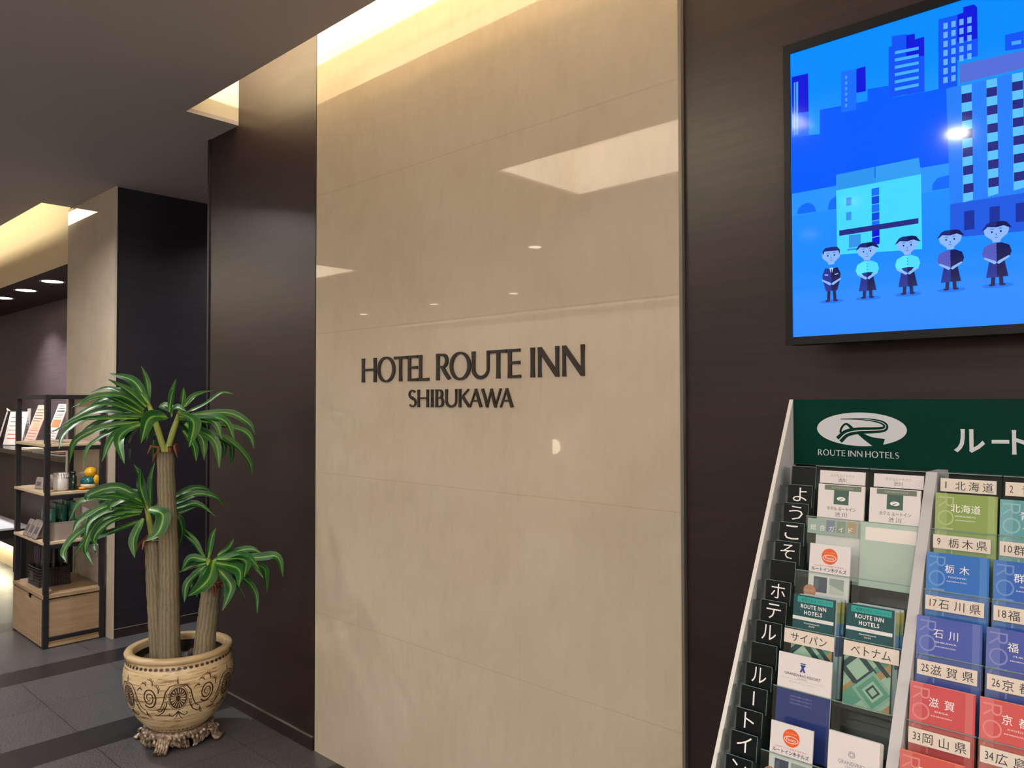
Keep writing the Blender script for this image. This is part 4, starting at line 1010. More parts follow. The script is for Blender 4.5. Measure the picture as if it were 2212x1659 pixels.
for j in range(3):
    for i in range(6):
        h = .24 + random.random() * .045
        m = MB(); m.cbox((-.0148, -.007, 0), (.0148, .007, h), DK[(i + 2 * j) % 3], .004)
        m.cbox((-.006, -.0082, h * .55), (.006, -.0072, h * .9), pm('wrapper_glint', '4a4448', .3), .0004)
        o = m.build('comb_packet', loc=(-5.748 + i * .0345, 1.575 + j * .05, .330)); o.rotation_euler = (random.uniform(-.03, .03), random.uniform(-.008, .008), random.uniform(-.12, .12))
        tag(o, 'dark wrapped packet upright in the wire basket, %s row, %s' % (('front', 'middle', 'back')[j], ('at the left end', 'second from the left', 'third from the left', 'third from the right', 'second from the right', 'at the right end')[i]), 'packet', 'dark packets in the wire basket')

# ------------------------------------------------------------------ potted plant
plant = thing('potted_dracaena', 'artificial three-stemmed dracaena with striped leaves in a cream scroll-painted pot', 'plant', (-3.49, 1.53, 0))
def pot_material():
    m = pm('cream_glazed_pot', 'c8ac80', .33, coat=.25, coat_rough=.2)
    t = NT(m)
    v = t.coords((5, 5, 60))
    n = t.noise(v, 1.6, 4, .6, .6)
    n2 = t.noise(t.coords((2, 2, 2)), 2, 3)
    col = t.ramp(n, [(.36, '7d6038'), (.43, 'c2a67b'), (.52, 'd2ba92'), (.7, 'dfcba6')])
    t.l(col, t.b.inputs['Base Color'])
    t.bump(n, .15, .003)
    return m
POT = pot_material()
RIM = pm('pot_rim_glaze', 'bfa67e', .3, coat=.3)
POTINK = pm('pot_brown_ink', '3a241c', .5)
POTIN = pm('pot_inside', '17110e', .35)
PROF = [(.105, .062), (.118, .068), (.128, .078), (.146, .095), (.167, .118), (.188, .150), (.206, .190), (.220, .235), (.2275, .275), (.229, .305), (.226, .335), (.219, .362), (.213, .378), (.212, .386)]
def prad(z):
    for (r0, z0), (r1, z1) in zip(PROF, PROF[1:]):
        if z0 <= z <= z1:
            return r0 + (r1 - r0) * (z - z0) / (z1 - z0)
    return PROF[-1][0]
mb = MB(); mb.lathe(PROF, POT, 72)
mb.f.pop(); mb.mi.pop(); mb.sm.pop()
CAMA = math.atan2(-1.53, 3.49)          # side of the pot that faces the viewer
def on_pot(s, z, e=.0012):
    a = CAMA + s / .21
    r = prad(z) + e
    return (r * math.cos(a), r * math.sin(a), z)
def pot_ribbon(pts, widths, closed=False):
    pts = [(q[0], .252 + (q[1] - .252) * 1.34) for q in pts]
    k = len(pts)
    if not isinstance(widths, (list, tuple)): widths = [widths] * k
    widths = [q * 1.45 for q in widths]
    vs = []
    for i in range(k):
        a = pts[(i - 1) % k] if (closed or i > 0) else pts[i]
        b = pts[(i + 1) % k] if (closed or i < k - 1) else pts[i]
        dx, dz = b[0] - a[0], b[1] - a[1]; d = math.hypot(dx, dz) or 1
        nx, nz = -dz / d * widths[i] / 2, dx / d * widths[i] / 2
        vs += [on_pot(pts[i][0] + nx, pts[i][1] + nz), on_pot(pts[i][0] - nx, pts[i][1] - nz)]
    fs = [(2 * i, 2 * ((i + 1) % k), 2 * ((i + 1) % k) + 1, 2 * i + 1) for i in range(k if closed else k - 1)]
    mb.add(vs, fs, POTINK, smooth=True)
def pot_disc(s, z, rx, rz, n=16):
    if .12 < z < .35: z = .252 + (z - .252) * 1.34; rz *= 1.3
    mb.add([on_pot(s, z)] + [on_pot(s + rx * math.cos(2 * math.pi * i / n), z + rz * math.sin(2 * math.pi * i / n)) for i in range(n)], [(0, 1 + i, 1 + (i + 1) % n) for i in range(n)], POTINK, smooth=True)
CIRC = 2 * math.pi * .21
for k in range(6):
    s0 = k * CIRC / 6 - .003
    zc = .252
    ZS = 1.38
    for rr, w in ((.030, .0035), (.036, .0015)):
        pot_ribbon([(s0 + rr * math.cos(2 * math.pi * i / 32), zc + rr * 1.12 * math.sin(2 * math.pi * i / 32)) for i in range(32)], w, True)
    pot_disc(s0, zc, .0085, .0095)
    for i in range(18):
        a = 2 * math.pi * i / 18
        pot_ribbon([(s0 + .008 * math.cos(a), zc + .009 * math.sin(a)), (s0 + .028 * math.cos(a), zc + .0315 * math.sin(a))], [.0012, .0042])
    pot_ribbon([(s0, zc + .045), (s0 - .002, zc + .058), (s0, zc + .068)], [.004, .003, .001])
    for sg in (-1, 1):
        pot_ribbon([(s0 + sg * q[0], zc + q[1]) for q in ((0, -.045), (.012, -.055), (.026, -.062), (.036, -.058), (.036, -.05), (.03, -.05))], [.004, .003, .003, .003, .002, .001])
        pot_ribbon([(s0 + sg * q[0], zc + q[1]) for q in ((0, -.045), (.008, -.065), (.02, -.075))], [.003, .002, .001])
        pot_ribbon([(s0 + sg * q[0], zc + q[1]) for q in ((.005, .045), (.03, .040), (.046, .022), (.055, -.008), (.068, -.03), (.085, -.038))], [.002, .003, .0035, .003, .0025, .002])
        pot_ribbon([(s0 + sg * q[0], zc + q[1]) for q in ((.04, -.005), (.047, -.028), (.06, -.045), (.08, -.055), (.10, -.052))], [.002, .003, .003, .0025, .001])
        for i in range(5):
            pot_disc(s0 + sg * (.042 + .003 * i), zc + .012 - i * .011, .0018, .0034, 8)
    s1 = s0 + CIRC / 12
    P = []
    for i in range(44):
        a = i * .36; r = .031 * (1 - i / 48)
        P.append((s1 + r * math.cos(a + 3.9), zc + .005 + r * 1.1 * math.sin(a + 3.9)))
    pot_ribbon(P, [.0042 - .0024 * i / 43 for i in range(44)])
    for sg in (-1, 1):
        for (x, z, an, L) in ((-.03, .03, 2.2, .024), (-.012, .043, 1.8, .024), (.014, .043, 1.2, .03), (.036, .02, .9, .03), (.03, -.04, -.6, .03), (-.02, -.042, -2.2, .028)):
            if sg < 0: continue
            pts = [(s1 + x + L * i / 5 * math.cos(an + .25 * i), zc + z + L * i / 5 * math.sin(an + .25 * i)) for i in range(6)]
            pot_ribbon(pts, [.0032, .003, .0028, .0024, .002, .001])
            for i in (2, 3, 4):
                pot_disc(pts[i][0] + .004, pts[i][1] + .003, .0016, .0028, 7)
for k in range(58):
    pot_disc(CIRC * k / 58, .372, .0082, .0062, 10)
for k in range(52):
    s = CIRC * k / 52
    pot_disc(s, .088, .009, .0035, 8)
mb.build('pot', plant)
mb = MB(); mb.lathe([(.212, .386), (.219, .389), (.224, .396), (.2245, .404), (.220, .411), (.208, .414), (.194, .413), (.188, .408), (.186, .38)], RIM, 72)
mb.f = mb.f[:-2]; mb.mi = mb.mi[:-2]; mb.sm = mb.sm[:-2]
mb.lathe([(.186, .381), (.182, .33), (.0, .33)], POTIN, 48); mb.f.pop(); mb.mi.pop(); mb.sm.pop()
mb.build('pot_rim', plant)
# filler: lumpy dry soil
mb = MB(); random.seed(5)
SOIL = pm('dry_bark_filler', '3a2c25', .9)
for k in range(60):
    a = random.random() * 6.28; r = .17 * math.sqrt(random.random())
    mb.ball((r * math.cos(a), r * math.sin(a), .335 + random.random() * .012), (.018 + .016 * random.random(), .016 + .012 * random.random(), .014), SOIL, 8, 5)
o = mb.build('bark_filler', plant); o['kind'] = 'stuff'
# cast stand with scroll feet
def antique():
    m = pm('antique_silver_resin', '8e7a68', .38, metal=.35)
    t = NT(m)
    n = t.noise(t.coords((1, 1, 1)), 60, 3, .6)
    t.l(t.ramp(n, [(.3, '3c2a24'), (.5, '84705f'), (.7, 'c6b7a3')]), t.b.inputs['Base Color'])
    t.bump(n, .5, .003)
    return m
ANT = antique()
mb = MB()
mb.lathe([(.112, .045), (.135, .040), (.142, .052), (.139, .066), (.130, .073), (.120, .07), (.112, .06)], ANT, 56)
for k in range(48):
    a = 2 * math.pi * k / 48
    mb.ball((.143 * math.cos(a), .143 * math.sin(a), .048 - .008 * math.sin(k * 1.57)), (.010, .010, .013), ANT, 7, 5)
for k in range(4):
    a0 = math.radians(-48 + 90 * k)
    for i in range(9):
        for sg in (-1, 1):
            a = a0 + sg * (.14 + i * .065)
            r = .140 + .004 * math.sin(i * 2.0); z = .040 - .002 * i
            mb.tube([(r * math.cos(a), r * math.sin(a), z + .012), ((r + .009) * math.cos(a + sg * .03), (r + .009) * math.sin(a + sg * .03), z - .004), ((r + .002) * math.cos(a + sg * .06), (r + .002) * math.sin(a + sg * .06), z - .018)], [.008, .007, .003], ANT, 6)
mb.build('stand_ring', plant)
for k in range(4):
    a0 = math.radians(-48 + 90 * k)
    fr = Matrix.Rotation(a0, 4, 'Z')
    mb = MB()
    for j in range(5):
        y = (j - 2) * .0085
        mb.tube([(.128, y, .062), (.145, y * 1.15, .056), (.158, y * 1.3, .038), (.164, y * 1.3, .018), (.176, y * 1.35, .008), (.190, y * 1.3, .010), (.192, y * 1.2, .018)], [.006, .0068, .0072, .0066, .0066, .006, .003], ANT, 7, frame=fr)
    for sg in (-1, 1):
        P = [(.150 + .016 * (1 - i / 16) * math.cos(i * .55), sg * (.030 + .0009 * i), .040 + .016 * (1 - i / 16) * math.sin(i * .55)) for i in range(14)]
        mb.tube(P, [.0065 - .0003 * i for i in range(14)], ANT, 6, frame=fr)
    mb.build('stand_foot', plant)

def bark():
    m = pm('ridged_stem_bark', '7b705b', .75, spec=.2)
    t = NT(m)
    u = t.n('ShaderNodeUVMap'); mp = t.n('ShaderNodeMapping'); mp.inputs['Scale'].default_value = (1, 1, 1); t.l(u.outputs[0], mp.inputs[0])
    s = t.n('ShaderNodeSeparateXYZ'); t.l(mp.outputs[0], s.inputs[0])
    nz = t.noise(t.coords((1, 1, 1)), 18, 3, .6)
    ridge = t.math('SINE', t.math('ADD', t.math('MULTIPLY', s.outputs[0], 6.2832 * 16), t.math('MULTIPLY', nz, 7)))
    ridge = t.math('MULTIPLY_ADD', ridge, .5, .5)
    sc_ = t.n('ShaderNodeSeparateXYZ'); t.l(t.coords((1, 1, 1)), sc_.inputs[0])
    ring = t.math('FRACT', t.math('ADD', t.math('MULTIPLY', sc_.outputs[2], 17), t.math('MULTIPLY', nz, 1.6)))
    ring = t.math('SMOOTHSTEP', ring, .0, .16) if False else t.math('MINIMUM', 1.0, t.math('MULTIPLY_ADD', ring, 5.0, .35))
    h = t.math('MULTIPLY', t.math('POWER', ridge, .5), t.math('MULTIPLY_ADD', ring, .6, .4))
    col = t.ramp(h, [(.1, '6a614e'), (.5, '776d59'), (.95, '857b65')])
    t.l(t.mix(.4, col, t.ramp(nz, [(.3, .6), (.7, 1.0)]), 'MULTIPLY'), t.b.inputs['Base Color'])
    t.bump(h, .22, .002)
    return m
BARK = bark()
def smooth_path(pts, n):
    """Catmull-Rom through 3-D points"""
    P = [Vector(p) for p in pts]
    P = [P[0] * 2 - P[1]] + P + [P[-1] * 2 - P[-2]]
    out = []
    m = len(P) - 3
    for k in range(n + 1):
        u = k / n * m
        i = min(int(u), m - 1); t_ = u - i
        a, b, c, d = P[i:i + 4]
        out.append(.5 * ((2 * b) + (-a + c) * t_ + (2 * a - 5 * b + 4 * c - d) * t_ ** 2 + (-a + 3 * b - 3 * c + d) * t_ ** 3))
    return out
for k, (pts, r) in enumerate(zip(TRUNKS, ((.046, .036), (.043, .036), (.046, .040)))):
    pts = [list(p) for p in pts]
    P = smooth_path(pts, 24)
    base = P[0].copy(); base.z = min(base.z, .325)
    P = [base] + P
    mb = MB(); mb.tube(P, [r[0] + (r[1] - r[0]) * i / (len(P) - 1) + .0012 * math.sin(i * 1.9) for i in range(len(P))], BARK, 26)
    mb.build('stem', plant)

def leaf_mat():
    m = pm('striped_leaf', '1d5a2a', .40, spec=.28, coat=.06, coat_rough=.25)
    t = NT(m)
    u = t.n('ShaderNodeUVMap')
    s = t.n('ShaderNodeSeparateXYZ'); t.l(u.outputs[0], s.inputs[0])
    nz = t.noise(t.coords((1, 1, 1)), 30, 2)
    d = t.math('ABSOLUTE', t.math('SUBTRACT', s.outputs[0], .5))
    d = t.math('ADD', d, t.math('MULTIPLY', t.math('SUBTRACT', nz, .5), .05))
    fine = t.math('MULTIPLY_ADD', t.math('SINE', t.math('MULTIPLY', s.outputs[0], 75)), .02, 0.0)
    d = t.math('ADD', d, fine)
    blade = t.ramp(d, [(.018, '7c9a3e'), (.05, '42752c'), (.09, '1a4f1f'), (.40, '123f19'), (.48, '255c25')])
    young = t.ramp(d, [(.04, '8fa046'), (.16, '4c7d2a'), (.45, '235a22')])
    col = t.mix(t.math('SUBTRACT', 1.0, t.math('MINIMUM', 1.0, t.math('MULTIPLY', s.outputs[1], 4.2))), blade, young)
    t.l(col, t.b.inputs['Base Color'])
    t.bump(t.math('SINE', t.math('MULTIPLY', s.outputs[0], 75)), .12, .001)
    return m
LEAF = leaf_mat()
def add_leaf(m, width, pts, seed):
    rnd = random.Random(seed)
    n = 12
    P = smooth_path([Vector(p) / 1000 for p in pts], n)
    L = sum((P[i + 1] - P[i]).length for i in range(n))
    vs, fs, uv = [], [], []
    w = width / 1000 * .5
    side0 = None
    tw = rnd.uniform(-.45, .45)
    a_ = math.atan2(-1.53, 3.49) + rnd.uniform(-.6, .6)
    tilt = Vector((math.cos(a_) * .85, math.sin(a_) * .85, .75 + rnd.uniform(-.3, .2)))
    for i, p in enumerate(P):
        u = i / n
        d = (P[min(i + 1, n)] - P[max(i - 1, 0)]).normalized()
        s = d.cross(tilt)
        if s.length < .2:
            s = side0 if side0 is not None else d.cross(Vector((.3, -.9, .2)))
        s.normalize()
        if side0 is not None and s.dot(side0) < 0: s = -s
        side0 = s
        nrm = s.cross(d).normalized()
        if nrm.z < 0 and i == 0: pass
        s = (s * math.cos(tw * u) + nrm * math.sin(tw * u)).normalized()
        nrm = s.cross(d).normalized()
        if nrm.z < 0: nrm = -nrm
        prof = max(.0, math.sin(math.pi * (.09 + .91 * u) ** .92)) ** .85
        hw = max(w * prof, .0006)
        ripple = .0025 * math.sin(u * 17 + seed) * (1 - u)
        for k, q in enumerate((-1, -.5, 0, .5, 1)):
            vs.append(p + s * hw * q + nrm * (hw * .32 * abs(q) + ripple * q))
            uv.append(((q + 1) / 2, u))
    for i in range(n):
        for k in range(4):
            a = i * 5 + k
            fs.append((a, a + 1, a + 6, a + 5))
    m.add(vs, fs, LEAF, smooth=True, uvs=uv)
STALK = pm('young_shoot', '8d9a48', .5)
DRY = pm('dry_leaf_brown', '6b3a20', .7)
def P_(x):
    return Vector(x) / 1000
for name, leaves in (('crown', CROWN_TOP), ('crown', CROWN_MID), ('crown', CROWN_LOW)):
    m = MB()
    for k, (w, pts) in enumerate(leaves):
        add_leaf(m, w, pts, k * 7 + len(leaves))
        if k % 2 == 0 and w < 50:
            # a second, shorter leaf of the same whorl
            rn = random.Random(k * 13 + len(leaves))
            a = Vector(pts[0]); q = []
            ang = rn.uniform(-.35, .35); fz = rn.uniform(-.25, .2); sc_ = rn.uniform(.6, .85)
            for x in pts:
                v = (Vector(x) - a) * sc_
                v = Matrix.Rotation(ang, 3, 'Z') @ v
                v.z += fz * math.hypot(v.x, v.y)
                v = a + v
                v.y = min(v.y, 300)
                q.append(v)
            add_leaf(m, w * .9, q, k * 11 + 3)
    o = m.build(name, plant)
# shoots that carry the crowns, with dry brown sheaths
for tip, ends in ((TRUNKS[0][-1], [CROWN_TOP[0][1][0], CROWN_TOP[19][1][0]]), (TRUNKS[1][-1], [CROWN_MID[0][1][0]]), (TRUNKS[2][-1], [CROWN_LOW[1][1][0]])):
    m = MB()
    for e in ends:
        a, b = Vector(tip), P_(e)
        mid = a.lerp(b, .5) + Vector((0, 0, .0))
        m.tube(smooth_path([a - Vector((0, 0, .02)), mid, b], 8), [.013, .0135, .014, .014, .014, .013, .012, .011, .009], STALK, 10)
    m.build('shoot', plant)
    m = MB()
    random.seed(int(tip[2] * 100))
    for i in range(6):
        an = random.random() * 6.28
        a = Vector(tip) + Vector((.03 * math.cos(an), .03 * math.sin(an), .0))
        b = a + Vector((.03 * math.cos(an), .03 * math.sin(an), -.02 + .05 * random.random()))
        c = b + Vector((.015 * math.cos(an), .015 * math.sin(an), -.035))
        m.tube([a - Vector((0, 0, .03)), a + Vector((0, 0, .02)), b, c], [.004, .010, .007, .001], DRY, 5)
    m.build('dry_sheath', plant)
# ------------------------------------------------------------------ brochure rack
RX, RY = -.7516, 1.5
def front_y(z): return 1.72 - .525 * (1.5025 - z)
LEAN = .17
LA = math.atan(LEAN)
LIP = [1.362, 1.262, 1.160, 1.058, .957, .853, .750]
RW = .660
rack = thing('brochure_rack', 'tiered white-edged leaflet rack under the wall screen with green header sign', 'rack', (RX, RY, 0))
def side_profile(g=0.0):
    return [(1.862, 0), (1.862, 1.5025), (1.72 - g, 1.5025), (front_y(.62) - g, .62), (front_y(.62) - g, 0)]
def side_panel(x0, x1):
    m = MB()
    P = side_profile()
    k = len(P)
    vs = [(x0, p[0] - RY, p[1]) for p in P] + [(x1, p[0] - RY, p[1]) for p in P]
    m.add(vs, [list(range(k)), list(range(k, 2 * k))[::-1]], GREYPANEL)
    for i in range(k):
        j = (i + 1) % k
        m.add([vs[i], vs[j], vs[k + j], vs[k + i]], [(0, 3, 2, 1)], WHITEEDGE)
    return m.build('side_panel', rack)
side_panel(0, .0085); side_panel(RW - .0085, RW)
m = MB()
b0, b1 = front_y(1.357) + .088 - RY, front_y(.63) + .088 - RY
m.add([(.0086, b0, 1.357), (RW - .0086, b0, 1.357), (RW - .0086, b1, .63), (.0086, b1, .63), (.0086, b0 + .008, 1.357), (RW - .0086, b0 + .008, 1.357), (RW - .0086, b1 + .008, .63), (.0086, b1 + .008, .63)],
      [(0, 1, 2, 3), (7, 6, 5, 4), (0, 4, 5, 1), (3, 2, 6, 7), (0, 3, 7, 4), (1, 5, 6, 2)], RACKBACK)
m.build('back_panel', rack)
m = MB(); m.box((.0086, front_y(.62) + .002 - RY, 0), (RW - .0086, .36, .62), GREYPANEL); m.build('base_cabinet', rack)
for x0, x1 in ((.3035, .3225),):
    m = MB()
    z0, z1 = .622, 1.362
    vs = []
    for x in (x0, x1):
        vs += [(x, front_y(z1) - .003 - RY, z1), (x, front_y(z0) - .003 - RY, z0), (x, front_y(z0) + .085 - RY, z0), (x, front_y(z1) + .085 - RY, z1)]
    m.add(vs, [(0, 1, 2, 3), (7, 6, 5, 4), (0, 4, 5, 1), (1, 5, 6, 2), (2, 6, 7, 3), (3, 7, 4, 0)], GREYPANEL)
    m.build('divider', rack)
# header
hs = MB(); hs.box((.0086, 1.72 - RY, 1.358), (RW - .0086, 1.732 - RY, 1.5025), GREENSIGN)
hs.box((.0086, 1.7185 - RY, 1.3565), (RW - .0086, 1.733 - RY, 1.3582), BLACK)
hdr = hs.build('header_sign', rack)
HF = Matrix.Translation((0, 1.72 - RY, 0))
m = MB()
cx, cz, ex, ez = .1550, 1.4385, .0925, .0358
m.poly([(cx + ex * math.cos(2 * math.pi * i / 64), cz + ez * math.sin(2 * math.pi * i / 64)) for i in range(64)], SIGNWHITE, HF, n=.0006)
def sm2(pts, n=30):
    return [(p.x, p.z) for p in smooth_path([(q[0], 0, q[1]) for q in pts], n)]
def taper(n, a, b, c):
    return [a + (b - a) * i / (n / 2) if i <= n / 2 else b + (c - b) * (i - n / 2) / (n / 2) for i in range(n + 1)]
def shape(ws, e): return [max(.0002, q * e) for q in ws]
m.ribbon(sm2(LOGO['A'], 40), taper(40, .0018, .0108, .0175), GREENSIGN, HF, n=.0009)
m.ribbon(sm2(LOGO['A'], 40), taper(40, .0002, .0016, .0022), SIGNWHITE, HF, n=.0012)
m.ribbon(sm2(LOGO['B'], 20), taper(20, .005, .0135, .0255), GREENSIGN, HF, n=.0010)
m.ribbon(sm2(LOGO['C'], 20), taper(20, .0045, .0042, .0075), GREENSIGN, HF, n=.0011)
m.build('emblem', hdr)
m = MB()
x = .0640; cap = .0128
for word in ('ROUTE', 'INN', 'HOTELS'):
    for ch in word:
        w = {'R': .72, 'O': 1.02, 'U': .84, 'T': .78, 'E': .62, 'I': .2, 'N': .9, 'H': .86, 'L': .58, 'S': .58}[ch]
        for P, W, closed in glyph(ch, w, .16, .075):
            m.ribbon([(x + p[0] * cap, 1.3795 + p[1] * cap) for p in P], [q * cap for q in W], SIGNWHITE, HF, n=.0006, closed=closed)
        x += (w + .16) * cap
    x += .30 * cap
m.build('lettering', hdr)
m = MB()
xx = .3335
for ch, w in (('ル', .054), ('ー', .029), ('ト', .030), ('イ', .042), ('ン', .042)):
    if ch == 'ー':
        m.poly([(xx + .004, 1.4168), (xx + w + .004, 1.4176), (xx + w + .004, 1.4245), (xx + .004, 1.4238)], SIGNWHITE, HF, n=.0006); xx += w + .008
    else:
        m.text(ch, 1, xx + w / 2, 1.4205, SIGNWHITE, HF, n=.0006, fit=(w, .046), bold=.022); xx += w + .007
m.build('lettering', hdr)

# clear stepped pockets
COLS = {'A': (.0880, .1965), 'B': (.1985, .3030), '1': (.3255, .4290), '2': (.4315, .5350), '3': (.5375, .6480)}
POCK = {}
_pm = {}
def pocket_mesh(w, mat):
    key = (round(w, 4), mat.name)
    if key not in _pm:
        m = MB(); L = .125
        m.box((0, 0, -L), (w, .002, 0), mat)
        m.box((0, .002, -L), (w, .040, -L + .002), mat)
        m.box((0, .002, -L), (.0014, .040, -.004), ACRYLIC)
        m.box((0, -.0001, -.0012), (w, .0021, .0003), ACRYLIC_EDGE)
        o = m.build('pocket'); _pm[key] = o.data
        bpy.data.objects.remove(o)
    return _pm[key]
for k, z in enumerate(LIP):
    for c, (x0, x1) in COLS.items():
        mat = MINT if (k == 1 and c == 'B') else ACRYLIC
        o = bpy.data.objects.new('pocket', pocket_mesh(x1 - x0, mat))
        COL.objects.link(o); o.parent = rack
        o.location = (x0, front_y(z) - RY, z); o.rotation_euler = (-LA, 0, 0)
        if mat is MINT: o['label'] = 'frosted pale mint pocket front'
        POCK[(k, c)] = o
def strip(k, c, label, x0, w, ztop, h, draw, col=CREAMPAPER):
    p = POCK[(k, c)]
    m = MB(); m.box((x0 - COLS[c][0], -.0010, ztop - h), (x0 - COLS[c][0] + w, -.0002, ztop), col)
    draw(m, x0 - COLS[c][0], ztop - h, w, h)
    o = m.build('name_strip', p)
    if label: o['label'] = label
    return o
def pref_strip(k, c, num, kan):
    x0 = {'1': .3285, '2': .4350}[c]
    def d(m, x, z, w, h):
        m.text(num, .017, x + .006 + .0035 * len(num), z + h * .5, INK, None, n=.0014, fit=(.0058 * len(num) if num != '1' else .002, .0125))
        for i, ch in enumerate(kan):
            m.text(ch, .0185, x + .030 + i * .0245 + (.004 if len(num) == 1 else 0) * (1 - i / 2), z + h * .48, INK, None, n=.0014)
    strip(k, c, 'name strip reading %s %s' % (num, kan), x0, .0925, -.0105, .0248, d)
PREF = [(0, '1', '1', '北海道'), (0, '2', '2', '青森県'), (1, '1', '9', '栃木県'), (1, '2', '10', '群馬県'), (2, '1', '17', '石川県'), (2, '2', '18', '福井県'),
        (3, '1', '25', '滋賀県'), (3, '2', '26', '京都府'), (4, '1', '33', '岡山県'), (4, '2', '34', '広島県')]
for a in PREF: pref_strip(*a)
def d_hotel(m, x, z, w, h):
    m.text('ホテルルートイン', .0078, x + w / 2, z + h * .64, GREYINK, None, n=.0014, fit=(w * .52, .0062))
    m.text('渋川', .010, x + w / 2, z + h * .3, INK, None, n=.0014, fit=(w * .18, .0085))
strip(0, 'A', 'white strip with the hotel name in small grey print', .099, .092, -.009, .0265, d_hotel, PAPER2)
strip(0, 'B', 'white strip with the hotel name under clear film', .2075, .092, -.009, .0265, d_hotel, PAPER2)
def d_guide(m, x, z, w, h):
    for i, cc in enumerate(('6f7c8c', '7b8c80', 'a38f72')):
        m.poly([(x + .038 + i * .021, z + .006), (x + .055 + i * .021, z + .006), (x + .055 + i * .021, z + h - .001), (x + .038 + i * .021, z + h - .001)], pm('guide_photo_' + cc, cc, .5), None, n=.0012)
    for i, ch in enumerate('総合ガイド'):
        m.text(ch, .0125, x + .012 + i * .0185, z + h * .42, WHITEINK, None, n=.0015)
strip(1, 'A', 'pale green strip reading 総合ガイド with three small photos', .093, .101, -.004, .030, d_guide, pm('pale_green_print', '8fa69c', .4))
strip(1, 'B', 'blank white strip', .2075, .093, -.010, .0255, lambda *a: None, PAPER)
for c, s, x0 in (('A', 'サイパン', .0885), ('B', 'ベトナム', .2025)):
    strip(3, c, 'name strip reading ' + s, x0, .0965, -.0035, .0265, lambda m, x, z, w, h, s=s: m.text(s, .02, x + w * .5, z + h * .48, INK, None, n=.0014, fit=(w * .72, .0165)), CREAMPAPER)

# letter cards down the left edge
hold = MB()
KANA = [('', 1.359, .038), ('よ', 1.321, .0375), ('う', 1.284, .0365), ('こ', 1.246, .036), ('そ', 1.209, .035), ('', 1.172, .0335), ('ホ', 1.134, .032), ('テ', 1.097, .031), ('ル', 1.059, .030),
        ('', 1.020, .029), ('ル', .984, .0275), ('ー', .945, .0265), ('ト', .907, .026), ('イ', .869, .0252), ('ン', .830, .0244)]
blank = 0
WHERE = {0: 'topmost, above the kana よ', 5: 'between the kana そ and ホ', 9: 'between the two ル cards'}
for i, (ch, z, x0) in enumerate(KANA):
    L = .046 if i + 1 < len(KANA) else .05
    m = MB(); m.box((0, 0, 0), (.0525, .0016, L), BLKCARD)
    for lo, hi in (((0, -.0002, L - .0008), (.0525, .0018, L)), ((.0518, -.0002, 0), (.0525, .0018, L))):
        m.box(lo, hi, ACRYLIC_EDGE)
    if ch == 'ー':
        m.poly([(.0245, .012), (.0275, .012), (.0275, .038), (.0245, .038)], WHITEINK, None, n=.0005)
    elif ch:
        m.text(ch, .034, .0265, L - .0205, WHITEINK, None, n=.0005, fit=(.030 if ch not in 'ト' else .020, .029), bold=-.004)
    o = m.build('letter_card', loc=(RX + x0, front_y(z) - LEAN * L, z - L * math.cos(LA)))
    o.rotation_euler = (-LA, 0, 0)
    if ch:
        lab = 'black letter card with white kana ' + ch + {8: ' just below the テ card', 10: ' just above the long-stroke card'}.get(i, ' at the left edge of the leaflet rack')
        if ch == 'ー': lab = 'black letter card with a single vertical white stroke on the leaflet rack'
    else:
        lab = 'blank black card at the left edge of the leaflet rack, ' + WHERE[i]
    tag(o, lab, 'card', 'letter cards on the leaflet rack')
    fr = Matrix.Translation((0, front_y(z) - RY + .003, z)) @ Matrix.Rotation(-LA, 4, 'X')
    hold.box((x0 - .003, 0, -.07), (x0 + .0535, .0014, -.004), ACRYLIC, frame=fr)
    hold.box((x0 - .016, -.012, -.004), (x0 - .0145, .02, -.045), ACRYLIC, frame=fr)
hold.build('card_holder', rack)

